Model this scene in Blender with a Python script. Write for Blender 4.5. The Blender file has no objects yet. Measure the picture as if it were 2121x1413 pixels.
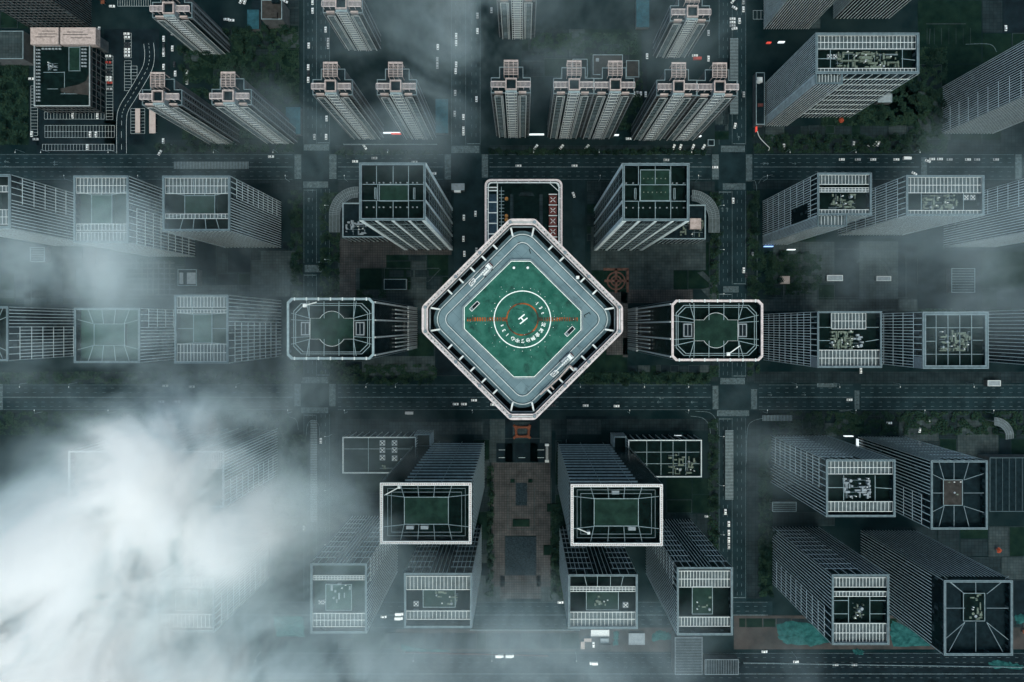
import bpy, math, random
import numpy as np
from mathutils import Vector, Matrix, noise
R_ = math.radians
sc = bpy.context.scene
col = sc.collection

# ------------------------------------------------------------------ camera, sky, sun, exposure
H = 560.0                    # drone altitude in metres
F = 1414.0                   # focal length in photo pixels (2121 wide)
VX, VY = 1080.0, 675.0       # nadir in the photo
camd = bpy.data.cameras.new('camera'); cam = bpy.data.objects.new('camera', camd); col.objects.link(cam)
cam.location = (0, 0, H); cam.rotation_euler = (0, 0, 0)
camd.sensor_width = 36.0; camd.lens = 36.0 * F / 2121.0
camd.shift_x = -(VX - 1060.5) / 2121.0
camd.shift_y = (VY - 706.5) / 2121.0
camd.clip_start = 1.0; camd.clip_end = 12000.0
sc.camera = cam

SUN_EL, SUN_AZ = 70.0, 165.0
world = bpy.data.worlds.new('World'); sc.world = world; world.use_nodes = True
wt = world.node_tree; bg = wt.nodes['Background']
sky = wt.nodes.new('ShaderNodeTexSky'); sky.sky_type = 'NISHITA'; sky.sun_disc = False
sky.sun_elevation = R_(SUN_EL); sky.sun_rotation = R_(SUN_AZ); sky.air_density = 1.0; sky.dust_density = 4.0; sky.ozone_density = 1.5
tint = wt.nodes.new('ShaderNodeMix'); tint.data_type = 'RGBA'; tint.blend_type = 'MULTIPLY'; tint.inputs[0].default_value = 1.0
tint.inputs[7].default_value = (0.93, 1.0, 0.90, 1)          # grey-green overcast
wt.links.new(sky.outputs[0], tint.inputs[6]); wt.links.new(tint.outputs[2], bg.inputs[0]); bg.inputs[1].default_value = 0.13
sund = bpy.data.lights.new('sun', 'SUN'); sund.energy = 0.8; sund.angle = R_(25); sund.color = (1.0, 1.0, 0.97)
sun = bpy.data.objects.new('sun', sund); col.objects.link(sun)
sun.rotation_euler = Vector((math.sin(R_(SUN_AZ)) * math.cos(R_(SUN_EL)), math.cos(R_(SUN_AZ)) * math.cos(R_(SUN_EL)), math.sin(R_(SUN_EL)))).to_track_quat('Z', 'Y').to_euler()
sc.view_settings.view_transform = 'Standard'; sc.view_settings.look = 'None'
sc.view_settings.exposure = 0.8; sc.view_settings.gamma = 1.0
sc.render.engine = 'CYCLES'
cy = sc.cycles
cy.max_bounces = 9; cy.diffuse_bounces = 3; cy.glossy_bounces = 2; cy.transmission_bounces = 2; cy.volume_bounces = 8; cy.transparent_max_bounces = 8
cy.volume_step_rate = 3.0; cy.volume_max_steps = 160
cy.use_denoising = True

# ------------------------------------------------------------------ helpers
def W(px, py, z=0.0):
    s = (H - z) / F
    return ((px - VX) * s, -(py - VY) * s)

def tag(o, label=None, cat=None, group=None, kind=None):
    if label: o['label'] = label
    if cat: o['category'] = cat
    if group: o['group'] = group
    if kind: o['kind'] = kind
    return o

class MB:
    def __init__(s): s.v = []; s.f = []
    def quad(s, a, b, c, d):
        n = len(s.v); s.v += [a, b, c, d]; s.f.append((n, n+1, n+2, n+3)); return s
    def box(s, x0, y0, z0, x1, y1, z1):
        if x0 > x1: x0, x1 = x1, x0
        if y0 > y1: y0, y1 = y1, y0
        n = len(s.v)
        s.v += [(x0,y0,z0),(x1,y0,z0),(x1,y1,z0),(x0,y1,z0),(x0,y0,z1),(x1,y0,z1),(x1,y1,z1),(x0,y1,z1)]
        s.f += [(n,n+3,n+2,n+1),(n+4,n+5,n+6,n+7),(n,n+1,n+5,n+4),(n+1,n+2,n+6,n+5),(n+2,n+3,n+7,n+6),(n+3,n,n+4,n+7)]
        return s
    def bar(s, a, b, w, z0, z1):            # flat bar between two ground-plan points
        dx, dy = b[0]-a[0], b[1]-a[1]; L = math.hypot(dx, dy) or 1e-6
        nx, ny = -dy/L*w/2, dx/L*w/2
        return s.prism([(a[0]-nx,a[1]-ny),(b[0]-nx,b[1]-ny),(b[0]+nx,b[1]+ny),(a[0]+nx,a[1]+ny)], z0, z1)
    def prism(s, p, z0, z1):
        ar = sum(p[i][0]*p[(i+1)%len(p)][1]-p[(i+1)%len(p)][0]*p[i][1] for i in range(len(p)))
        if ar < 0: p = p[::-1]
        n = len(s.v); k = len(p)
        s.v += [(x,y,z0) for x,y in p] + [(x,y,z1) for x,y in p]
        s.f.append(tuple(n+k-1-i for i in range(k))); s.f.append(tuple(n+k+i for i in range(k)))
        for i in range(k):
            j = (i+1) % k; s.f.append((n+i, n+j, n+k+j, n+k+i))
        return s
    def ring(s, po, pi, z0, z1):            # closed band between two outlines with the same number of points
        n = len(s.v); k = len(po)
        s.v += [(x,y,z0) for x,y in po]+[(x,y,z1) for x,y in po]+[(x,y,z0) for x,y in pi]+[(x,y,z1) for x,y in pi]
        for i in range(k):
            j = (i+1) % k
            s.f += [(n+i,n+j,n+k+j,n+k+i),(n+k+i,n+k+j,n+3*k+j,n+3*k+i),(n+3*k+i,n+3*k+j,n+2*k+j,n+2*k+i),(n+2*k+i,n+2*k+j,n+j,n+i)]
        return s
    def tube(s, a, b, r, n=6):
        a = Vector(a); b = Vector(b); d = (b-a).normalized()
        u = d.orthogonal().normalized(); w = d.cross(u); m = len(s.v)
        for p in (a, b):
            for i in range(n):
                t = 2*math.pi*i/n; s.v.append(tuple(p+u*r*math.cos(t)+w*r*math.sin(t)))
        for i in range(n):
            j = (i+1) % n; s.f.append((m+i, m+j, m+n+j, m+n+i))
        s.f.append(tuple(m+n-1-i for i in range(n))); s.f.append(tuple(m+n+i for i in range(n)))
        return s
    def cyl(s, x, y, z0, z1, r, n=16):
        return s.prism([(x+r*math.cos(2*math.pi*i/n), y+r*math.sin(2*math.pi*i/n)) for i in range(n)], z0, z1)
    def build(s, name, mat, parent=None):
        off = Vector((0,0,0))
        if parent is not None:
            p = parent
            while p is not None: off += p.location; p = p.parent
        me = bpy.data.meshes.new(name)
        me.from_pydata([(x-off.x, y-off.y, z-off.z) for x,y,z in s.v], [], s.f); me.update()
        o = bpy.data.objects.new(name, me); col.objects.link(o)
        if mat: me.materials.append(mat)
        if parent is not None: o.parent = parent
        return o

def empty(name, loc, label, cat, group=None):
    o = bpy.data.objects.new(name, None); o.location = loc; o.empty_display_size = 1; col.objects.link(o)
    return tag(o, label, cat, group)

# ------------------------------------------------------------------ materials
MATS = {}
def mat(name, c, rough=0.7, metal=0.0, var=0.0, scale=0.3, var2=None, bump=0.0, spec=0.03, emit=None, detail=6, lo=.35, hi=.65, stretch=None):
    m = bpy.data.materials.new(name); m.use_nodes = True; t = m.node_tree; b = t.nodes['Principled BSDF']
    b.inputs['Roughness'].default_value = rough; b.inputs['Metallic'].default_value = metal
    b.inputs['Specular IOR Level'].default_value = spec
    b.inputs['Base Color'].default_value = (*c, 1)
    if var or var2:
        tc = t.nodes.new('ShaderNodeNewGeometry'); n = t.nodes.new('ShaderNodeTexNoise'); n.inputs['Scale'].default_value = scale; n.inputs['Detail'].default_value = detail; n.inputs['Roughness'].default_value = .6
        if stretch:
            mp = t.nodes.new('ShaderNodeMapping'); mp.inputs['Scale'].default_value = stretch; t.links.new(tc.outputs['Position'], mp.inputs[0]); t.links.new(mp.outputs[0], n.inputs['Vector'])
        else: t.links.new(tc.outputs['Position'], n.inputs['Vector'])
        r = t.nodes.new('ShaderNodeValToRGB'); e = r.color_ramp.elements
        c2 = var2 or tuple(x*(1+var) for x in c)
        e[0].position = lo; e[0].color = (*(tuple(x*(1-var) for x in c) if not var2 else c), 1); e[1].position = hi; e[1].color = (*c2, 1)
        t.links.new(n.outputs[0], r.inputs[0]); t.links.new(r.outputs[0], b.inputs['Base Color'])
        if bump:
            bp = t.nodes.new('ShaderNodeBump'); bp.inputs['Strength'].default_value = bump; bp.inputs['Distance'].default_value = .3
            t.links.new(n.outputs[0], bp.inputs['Height']); t.links.new(bp.outputs[0], b.inputs['Normal'])
    if emit:
        b.inputs['Emission Color'].default_value = (*emit[0], 1); b.inputs['Emission Strength'].default_value = emit[1]
    MATS[name] = m; return m

def tiled(name, c, c2, size, gap=.04, rough=.8, var=.25, gapc=None):
    """paving: brick texture in world metres with large-scale wear"""
    m = bpy.data.materials.new(name); m.use_nodes = True; t = m.node_tree; b = t.nodes['Principled BSDF']; b.inputs['Roughness'].default_value = rough; b.inputs['Specular IOR Level'].default_value = .03
    g = t.nodes.new('ShaderNodeNewGeometry'); br = t.nodes.new('ShaderNodeTexBrick')
    br.offset = 0.0; br.inputs['Scale'].default_value = 1.0; br.inputs['Brick Width'].default_value = size; br.inputs['Row Height'].default_value = size
    br.inputs['Mortar Size'].default_value = size*gap; br.inputs['Color1'].default_value = (*c, 1); br.inputs['Color2'].default_value = (*c2, 1)
    gc = gapc or tuple(x*.45 for x in c); br.inputs['Mortar'].default_value = (*gc, 1); br.inputs['Bias'].default_value = 0
    n = t.nodes.new('ShaderNodeTexNoise'); n.inputs['Scale'].default_value = .12; n.inputs['Detail'].default_value = 8
    mr = t.nodes.new('ShaderNodeMapRange'); mr.inputs[1].default_value = .3; mr.inputs[2].default_value = .7; mr.inputs[3].default_value = 1-var*1.6; mr.inputs[4].default_value = 1+var
    mx = t.nodes.new('ShaderNodeMix'); mx.data_type = 'RGBA'; mx.blend_type = 'MULTIPLY'; mx.inputs[0].default_value = 1
    t.links.new(g.outputs['Position'], br.inputs['Vector']); t.links.new(g.outputs['Position'], n.inputs['Vector']); t.links.new(n.outputs[0], mr.inputs[0])
    t.links.new(br.outputs[0], mx.inputs[6]); t.links.new(mr.outputs[0], mx.inputs[7]); t.links.new(mx.outputs[2], b.inputs['Base Color'])
    MATS[name] = m; return m

def glass(name, c, c2, floor=4.0, bay=2.0, rough=.18):
    """dark curtain wall: storey and bay cells of slightly different panes"""
    m = bpy.data.materials.new(name); m.use_nodes = True; t = m.node_tree; b = t.nodes['Principled BSDF']
    b.inputs['Roughness'].default_value = rough; b.inputs['Specular IOR Level'].default_value = .08
    g = t.nodes.new('ShaderNodeNewGeometry'); mp = t.nodes.new('ShaderNodeMapping'); mp.inputs['Scale'].default_value = (1/bay, 1/bay, 1/floor)
    fl = t.nodes.new('ShaderNodeVectorMath'); fl.operation = 'FLOOR'; wn = t.nodes.new('ShaderNodeTexWhiteNoise'); wn.noise_dimensions = '3D'
    r = t.nodes.new('ShaderNodeValToRGB'); r.color_ramp.elements[0].color = (*c, 1); r.color_ramp.elements[1].color = (*c2, 1); r.color_ramp.elements[0].position = .3; r.color_ramp.elements[1].position = .9; e3 = r.color_ramp.elements.new(.96); e3.color = (*(min(1,x*2.6+.02) for x in c2), 1)
    t.links.new(g.outputs['Position'], mp.inputs[0]); t.links.new(mp.outputs[0], fl.inputs[0]); t.links.new(fl.outputs[0], wn.inputs[0]); t.links.new(wn.outputs[0], r.inputs[0])
    t.links.new(r.outputs[0], b.inputs['Base Color'])
    MATS[name] = m; return m

G1 = glass('dark_curtain_glass', (.004,.008,.010), (.012,.020,.024))
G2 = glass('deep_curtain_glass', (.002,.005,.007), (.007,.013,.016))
STEEL = mat('blue_grey_steel', (.19,.26,.28), .5, .2, var=.18, scale=.4)
FINM = mat('pale_facade_fin', (.74,.86,.87), .5, .1, var=.15, scale=.3)
RIM = mat('steel_parapet_grey', (.070,.105,.117), .55, .1, var=.2, scale=.4)
STEELL = mat('rail_steel', (.14,.19,.21), .5, .1, var=.2, scale=.4)
STEELD = mat('weathered_steel', (.15,.19,.21), .6, .2, var=.25, scale=.3)
STEELW = mat('pale_steel', (.48,.53,.53), .5, .1, var=.15, scale=.5)
PINKW = mat('pinkish_white_cladding', (.47,.425,.415), .55, 0, var=.18, scale=.9)
CREAM = mat('salmon_cream_render', (.33,.28,.26), .85, 0, var=.25, scale=.5)
BEIGE = mat('grey_beige_render', (.095,.103,.105), .85, 0, var=.2, scale=.2)
LGREY = mat('light_grey_panel', (.20,.24,.26), .7, 0, var=.15, scale=.4)
PANEL = mat('louvre_panel_grey', (.065,.088,.094), .45, .1, var=.3, scale=.25)
DECKG = mat('dark_green_roof_felt', (.002,.0065,.006), .85, 0, var=.5, scale=.25)
DECKD = mat('dark_slate_roof', (.005,.011,.014), .85, 0, var=.4, scale=.3)
GREENR = mat('green_painted_roof', (.009,.024,.018), .8, 0, var=.35, scale=.2)
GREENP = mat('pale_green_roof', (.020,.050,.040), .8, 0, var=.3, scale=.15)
OLIVE = mat('olive_grey_ducting', (.105,.135,.11), .7, .1, var=.35, scale=.8)
WHITEM = mat('white_painted_metal', (.60,.64,.63), .45, 0, var=.12, scale=1.2)
REDM = mat('faded_red_metal', (.09,.032,.028), .6, 0, var=.35, scale=.9)
BROWNR = mat('brown_roof_sheet', (.030,.029,.027), .85, 0, var=.3, scale=.3)
ASPH = mat('asphalt', (.008,.018,.0215), .8, 0, var=.35, scale=.08, detail=9)
ASPHD = mat('dark_asphalt', (.005,.010,.013), .8, 0, var=.4, scale=.1, detail=9)
EARTH = mat('damp_ground', (.002,.008,.0095), .95, 0, var2=(.011,.021,.023), scale=.035, detail=10, lo=.38, hi=.68)
LAWN = mat('dark_lawn', (.002,.008,.006), .95, 0, var2=(.007,.018,.012), scale=.12, detail=9)
PAVE = tiled('grey_paving', (.025,.038,.041), (.036,.050,.052), 2.4)
PAVED = tiled('dark_paving', (.010,.018,.021), (.015,.024,.027), 3.0)
PINKP = tiled('brown_pink_paving', (.054,.055,.055), (.040,.044,.045), 2.0, gap=.09)
POOL = mat('dark_fountain_basin', (.012,.020,.025), .8, 0, var=.5, scale=.9, detail=8)
PAINT = mat('road_paint', (.10,.14,.15), .7, 0, var=.45, scale=.5)
PAINTB = mat('fresh_bay_paint', (.42,.50,.51), .7, 0, var=.25, scale=.5)
LEAF = mat('tree_foliage', (.006,.020,.016), .85, 0, var2=(.018,.036,.024), scale=.35)
_t = LEAF.node_tree; _b = _t.nodes['Principled BSDF']; _src = _b.inputs['Base Color'].links[0].from_socket
_oi = _t.nodes.new('ShaderNodeObjectInfo'); _rp = _t.nodes.new('ShaderNodeValToRGB'); _rp.color_ramp.elements[0].color = (.45,.55,.6,1); _rp.color_ramp.elements[1].color = (1.25,1.2,1.05,1)
_mx = _t.nodes.new('ShaderNodeMix'); _mx.data_type = 'RGBA'; _mx.blend_type = 'MULTIPLY'; _mx.inputs[0].default_value = 1
_t.links.new(_oi.outputs['Random'], _rp.inputs[0]); _t.links.new(_src, _mx.inputs[6]); _t.links.new(_rp.outputs[0], _mx.inputs[7]); _t.links.new(_mx.outputs[2], _b.inputs['Base Color'])
BARK = mat('tree_bark', (.05,.04,.03), .9, 0, var=.3, scale=2)
TEALN = mat('teal_dust_netting', (.006,.038,.038), .85, 0, var2=(.022,.095,.092), scale=.25, detail=9)
BLUER = mat('blue_sheet_roof', (.018,.065,.085), .6, 0, var=.25, scale=.3)
CREAMR = mat('cream_awning', (.36,.31,.285), .8, 0, var=.1, scale=.4)
ORANGE = mat('orange_painted_steel', (.14,.050,.028), .6, 0, var=.35, scale=1.2)
GLOWW = mat('white_shop_light', (.8,.85,.85), .5, emit=((.85,.95,1.0), .5))
GLOWR = mat('red_shop_light', (.5,.05,.04), .5, emit=((1.0,.12,.08), .3))
def carpaint(n, c): return mat(n, c, .35, .1)
CARS_M = {'white': carpaint('white_car_paint', (.62,.66,.66)), 'black': carpaint('black_car_paint', (.03,.035,.04)), 'silver': carpaint('silver_car_paint', (.30,.33,.34)), 'red': carpaint('red_car_paint', (.30,.05,.04))}
CARG = mat('car_glass', (.01,.013,.015), .15)
PADG = mat('helipad_green', (.009,.062,.045), .7, 0, var2=(.026,.112,.084), scale=.35, detail=10, lo=.3, hi=.62)
DECKB = mat('blue_grey_deck', (.090,.150,.172), .6, 0, var2=(.150,.225,.245), scale=.12, detail=10, lo=.3, hi=.7)
DECKE = mat('blue_grey_coping', (.055,.095,.112), .6, 0, var=.25, scale=.4)
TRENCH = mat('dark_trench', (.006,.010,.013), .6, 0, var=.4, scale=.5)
WLINE = mat('white_deck_paint', (.70,.76,.72), .6, 0, var=.12, scale=2)
OLINE = mat('orange_deck_paint', (.30,.075,.014), .6, 0, var2=(.035,.028,.020), scale=.3, lo=.42, hi=.56)
SOOT = mat('soot_stain', (.020,.050,.038), .9, 0, var=.3, scale=1)
def add_stains(m, c, scale, lo, hi):
    t = m.node_tree; b = t.nodes['Principled BSDF']; src = b.inputs['Base Color'].links[0].from_socket
    g = t.nodes.new('ShaderNodeNewGeometry'); n = t.nodes.new('ShaderNodeTexNoise'); n.inputs['Scale'].default_value = scale; n.inputs['Detail'].default_value = 8; n.inputs['Roughness'].default_value = .65; n.inputs['Distortion'].default_value = .6
    mr = t.nodes.new('ShaderNodeMapRange'); mr.inputs[1].default_value = lo; mr.inputs[2].default_value = hi
    mx = t.nodes.new('ShaderNodeMix'); mx.data_type = 'RGBA'; mx.inputs[7].default_value = (*c, 1)
    t.links.new(g.outputs['Position'], n.inputs['Vector']); t.links.new(n.outputs[0], mr.inputs[0]); t.links.new(mr.outputs[0], mx.inputs[0])
    t.links.new(src, mx.inputs[6]); t.links.new(mx.outputs[2], b.inputs['Base Color'])
add_stains(PADG, (.010,.034,.028), .2, .54, .72)
add_stains(PADG, (.045,.05,.042), .9, .64, .76)
add_stains(PADG, (.006,.02,.018), .45, .62, .74)
add_stains(DECKB, (.035,.055,.062), .22, .58, .76)
add_stains(DECKB, (.03,.045,.05), .8, .66, .76)
add_stains(DECKB, (.36,.42,.43), .5, .68, .85)

_t = DECKB.node_tree; _b = _t.nodes['Principled BSDF']; _src = _b.inputs['Base Color'].links[0].from_socket
_g = _t.nodes.new('ShaderNodeNewGeometry'); _mp = _t.nodes.new('ShaderNodeMapping'); _mp.inputs['Rotation'].default_value = (0,0,R_(45)); _br = _t.nodes.new('ShaderNodeTexBrick'); _br.offset = 0
_br.inputs['Scale'].default_value = 1; _br.inputs['Brick Width'].default_value = 3.2; _br.inputs['Row Height'].default_value = 3.2; _br.inputs['Mortar Size'].default_value = .05
_br.inputs['Color1'].default_value = (1,1,1,1); _br.inputs['Color2'].default_value = (.86,.88,.89,1); _br.inputs['Mortar'].default_value = (.6,.62,.63,1)
_mx = _t.nodes.new('ShaderNodeMix'); _mx.data_type = 'RGBA'; _mx.blend_type = 'MULTIPLY'; _mx.inputs[0].default_value = 1
_t.links.new(_g.outputs['Position'], _mp.inputs[0]); _t.links.new(_mp.outputs[0], _br.inputs['Vector']); _t.links.new(_src, _mx.inputs[6]); _t.links.new(_br.outputs[0], _mx.inputs[7]); _t.links.new(_mx.outputs[2], _b.inputs['Base Color'])
add_stains(PINKW, (.22,.21,.20), .35, .55, .75)
# ------------------------------------------------------------------ ground, roads, markings
gm = MB(); gm.quad((-3500,-3500,0),(3500,-3500,0),(3500,3500,0),(-3500,3500,0)); tag(gm.build('ground', EARTH), kind='structure')

def sheet(name, rects, z, m, th=.03):
    b = MB()
    for q in rects:
        if len(q) == 4 and not isinstance(q[0], tuple):
            a = W(q[0], q[1]); c = W(q[2], q[3]); b.box(a[0], a[1], z-th, c[0], c[1], z)
        else: b.prism([W(*p) for p in q], z-th, z)
    return tag(b.build(name, m), kind='structure')

BIG = 1500
sheet('upper_avenue_road', [(-BIG,319,3600,373)], .04, ASPH)
sheet('lower_avenue_road', [(-BIG,796,3600,850)], .04, ASPH)
sheet('bottom_avenue_road', [(-BIG,1246,1600,1302)], .04, ASPH)
sheet('highway_road', [(-BIG,1352,3600,1440)], .04, ASPHD)
sheet('cross_streets_road', [(628,-900,684,319),(628,373,684,796),(628,850,684,1246),(1488,-900,1546,319),(1488,373,1546,796),(1488,850,1546,1246),(934,-900,996,319),(940,373,1000,560),(1186,373,1212,560)], .04, ASPH)
sheet('side_lane_road', [(455,20,462,300),(346,60,352,300),(1322,110,1340,300),(1700,850,1722,900),(1172,862,1320,872)], .05, ASPHD)
# pavements and blocks (raised by a kerb)
sheet('pavement', [(695,301,920,318),(1014,301,1474,318),(330,290,610,318),(1560,290,2200,318),(700,374,935,404),(1216,376,1480,396),(1560,374,2300,392),(-200,374,560,380),
    (560,374,626,400),(605,400,627,790),(686,400,704,780),(1472,396,1487,790),(1547,396,1562,790),(1562,770,2300,794),(-200,770,606,794),(700,770,900,782),
    (686,852,704,1240),(1470,868,1487,1240),(1547,868,1575,1240),(-200,852,606,866),(700,868,1015,892),(1140,868,1470,892),(1575,852,2300,868)], .16, PAVED, .16)
sheet('parking_lot_road', [(76,230,240,318),(62,178,80,300),(216,60,300,300),(300,60,330,140)], .05, ASPHD)
sheet('garden_lawn', [(0,100,60,300),(380,60,470,150),(480,60,620,290),(380,286,520,300),(1700,170,1960,262),(1600,270,1720,300),(1830,100,1960,250),(1590,520,1700,600),(1640,400,1690,560),
    (696,620,900,640),(700,1050,780,1240),(560,900,640,1000),(1215,770,1470,792),(1572,900,1600,1230),(1010,965,1022,1230),(1140,1050,1165,1235),(-100,780,600,792)], .10, LAWN, .1)
sheet('brown_plaza_paving', [(704,495,737,618),(737,495,935,528),(737,528,800,556),(1018,958,1140,1110),(1018,1110,1046,1215),(1111,1110,1142,1215),(1036,1192,1120,1240),(1286,600,1435,628),(1250,556,1302,606),(1256,600,1300,735),(1290,700,1300,740)], .22, PINKP, .2)
sheet('grey_plaza_paving', [(1015,868,1046,958),(1118,868,1142,958),(985,1192,1050,1246),(1120,1192,1175,1246),(1224,470,1462,560),(1302,560,1395,602),(704,600,905,640),(750,738,900,778),(806,874,1000,900),(1175,868,1245,900),
    (1780,500,1860,640),(200,540,360,620),(50,540,130,640),(0,600,460,618),(1560,620,1900,645),(380,590,600,615),(540,520,620,590),(700,400,745,620)], .20, PAVE, .2)
sheet('entrance_drive_road', [(1028,918,1132,958),(1046,868,1062,958),(1098,868,1114,958)], .26, ASPHD, .06)
sheet('fountain_basin_water', [(1047,1112,1111,1192),(1068,1000,1092,1047)], .30, POOL, .1)

# courtyard beds and paving patches between the buildings
ry = random.Random(77); groups = {0: [], 1: [], 2: [], 3: []}; kb = MB()
for (x0,y0,x1,y1) in ((1600,500,1900,640),(1900,520,2125,640),(1600,862,1790,905),(1790,862,2125,950),(1900,0,2125,300),(1560,260,1960,290),(0,500,200,630),(200,500,600,612),(700,498,930,616),(1224,500,1470,600),(700,640,1000,780),(1170,640,1300,770),(1300,756,1480,772),
    (700,985,790,1240),(1380,990,1470,1240),(980,870,1015,1240),(1150,868,1180,1240),(1850,1090,2125,1280),(1600,1060,1730,1090),(520,0,620,290),(380,60,480,160),(0,0,60,60),(1080,60,1330,160),(1480,120,1510,290),(640,1100,650,1240),(1580,0,1700,60),(700,1310,1200,1345),(1530,1280,2120,1300),(0,770,600,790),(850,374,935,500),(1215,374,1290,500)):
    def split(a, b_, c, d, dep):
        if dep == 0 or (c-a < 26 and d-b_ < 26) or ry.random() < .12:
            m = ry.uniform(.6,1.6); k = ry.choice((0,0,1,1,2,3)); groups[k].append((a+m,b_+m,c-m,d-m))
            if ry.random() < .4:
                for q in ((a+m,b_+m,c-m,b_+m),(a+m,d-m,c-m,d-m),(a+m,b_+m,a+m,d-m),(c-m,b_+m,c-m,d-m)): kb.bar(W(q[0],q[1]),W(q[2],q[3]),.3,.1,.34)
            return
        if (c-a) > (d-b_): t_ = a+(c-a)*ry.uniform(.3,.7); split(a,b_,t_,d,dep-1); split(t_,b_,c,d,dep-1)
        else: t_ = b_+(d-b_)*ry.uniform(.3,.7); split(a,b_,c,t_,dep-1); split(a,t_,c,d,dep-1)
    split(x0,y0,x1,y1,4)
for k, (nm, m_) in enumerate((('courtyard_lawn', LAWN),('courtyard_dark_paving', PAVED),('courtyard_paving', PAVE),('courtyard_asphalt', ASPHD))): sheet(nm, groups[k], .135+.012*k, m_, .12)
tag(kb.build('courtyard_kerb', PAVE), kind='structure')
mk = MB()
def mline(x0, y0, x1, y1, w=.25, b=None, z=.075):
    (b or mk).bar(W(x0,y0), W(x1,y1), w, z-.03, z)
def zebra(x0, y0, x1, y1, n, vert):
    b = MB()
    for i in range(n):
        if vert: y = y0+(y1-y0)*(i+.5)/n; mline(x0,y,x1,y,.5*abs(y1-y0)/n*.396,b)
        else: x = x0+(x1-x0)*(i+.5)/n; mline(x,y0,x,y1,.5*abs(x1-x0)/n*.396,b)
    tag(b.build('crosswalk_marking', PAINT), kind='structure')
for q in [(629,299,682,312,24,0),(610,320,624,371,20,1),(682,320,697,371,20,1),(628,376,680,389,22,0),(935,302,993,317,24,0),(921,320,934,372,20,1),(998,320,1011,368,18,1),
          (1493,302,1543,315,22,0),(1475,320,1489,372,22,1),(1545,320,1558,376,22,1),(1497,380,1544,393,22,0),(624,781,680,794,24,0),(610,795,623,842,18,1),(682,795,695,842,18,1),(624,844,680,856,24,0),
          (1492,783,1543,796,22,0),(1476,799,1488,848,20,1),(1556,806,1568,848,18,1),(1485,850,1552,862,28,0),(1770,809,1780,848,18,1),(1692,794,1733,802,16,0),(1738,850,1762,860,12,0),(1908,326,1920,372,18,1),(2103,320,2116,372,20,1),
          (631,549,672,564,18,0),(1498,593,1530,606,14,0),(-6,770,6,850,28,1)]: zebra(*q)
for (y0,y1,lanes,xs) in [(319,373,(328,337,356,365),[(-400,606),(700,918),(1014,1472),(1562,1904),(1925,2100),(2120,3000)]),(796,850,(804,813,833,842),[(-400,606),(700,1472),(1572,1766),(1784,3000)]),(1246,1302,(1256,1266,1284,1293),[(-400,1590)]),(1352,1440,(1362,1372,1382,1404,1414),[(-400,2600)])]:
    for xa, xb in xs:
        ym = (y0+y1)/2; mline(xa,ym-.5,xb,ym-.5,.2); mline(xa,ym+.6,xb,ym+.6,.2); mline(xa,y0+1.5,xb,y0+1.5,.18); mline(xa,y1-1.5,xb,y1-1.5,.18)
        for l in lanes:
            x = xa
            while x < xb-8: mline(x,l,x+7,l,.2); x += 18
for (xa,xb,ys) in [(628,684,[(-300,298),(392,545),(568,779),(858,1240)]),(1488,1546,[(-300,300),(396,590),(608,781),(866,1240)]),(934,996,[(-300,300)])]:
    for ya, yb in ys:
        xm = (xa+xb)/2; mline(xm-.5,ya,xm-.5,yb,.2); mline(xa+1.5,ya,xa+1.5,yb,.18); mline(xb-1.5,ya,xb-1.5,yb,.18)
        for l in (xa+10,xa+19,xb-19,xb-10):
            y = ya
            while y < yb-8: mline(l,y,l,y+7,.2); y += 18
        mline(xm+2,yb-2,xb-2,yb-2,.5); mline(xa+2,ya+2,xm-2,ya+2,.5)
for (x,y,d) in [(1640,339,1),(1583,339,1),(1440,833,-1),(1370,833,-1),(120,336,-1),(120,341,-1),(1590,818,1),(1660,818,1),(18,335,-1),(18,345,-1),(1420,340,1),(1375,825,-1),(1575,339,1)]:
    mline(x,y,x+d*9,y,.35); mline(x+d*9,y,x+d*6,y-2.5,.3); mline(x+d*9,y,x+d*6,y+2.5,.3)
for (x,y) in [(1496,430),(1506,430),(640,410),(650,700),(1530,282),(652,277),(1500,640),(664,430)]:
    mline(x,y,x,y+9,.35); mline(x,y,x-2.5,y+3,.3); mline(x,y,x+2.5,y+3,.3)
tag(mk.build('road_marking', PAINT), kind='structure')

pk = MB()
def bays(x0, y0, x1, y1, n, vert, mid=False, slant=0):
    """parking bays: n bays side by side along x (vert=0) or y (vert=1)"""
    w = .16
    if vert == 0:
        for i in range(n+1):
            x = x0+(x1-x0)*i/n; mline(x+slant,y0,x,y1,w,pk,.085)
        if not slant: mline(x0,y0,x1,y0,w,pk,.085)
        mline(x0,y1,x1,y1,w,pk,.085)
        if mid: mline(x0,(y0+y1)/2,x1,(y0+y1)/2,w,pk,.09)
    else:
        for i in range(n+1):
            y = y0+(y1-y0)*i/n; mline(x0,y,x1,y,w,pk,.085)
        mline(x0,y0,x0,y1,w,pk,.09); mline(x1,y0,x1,y1,w,pk,.09)
for q in [(93,260,237,285,23,0,True),(88,299,236,312,23,0),(92,232,216,247,19,0),(220,116,234,248,21,1),(64,178,78,281,16,1),(258,126,272,188,10,1),(271,137,284,164,4,1),(258,69,272,120,8,1),(271,225,300,277,8,1),(244,-8,312,13,14,0),(1630,-30,1630.1,-29,1,0)]: bays(*q)
for q in [(716,302,908,312,26,0,False,-6),(1018,302,1292,312,38,0,False,7),(1392,302,1466,312,10,0,False,6),(1560,22,1600,40,5,0),(1310,306,1380,312,5,0)]: bays(*q)
tag(pk.build('parking_bay_marking', PAINTB), kind='structure')

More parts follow.
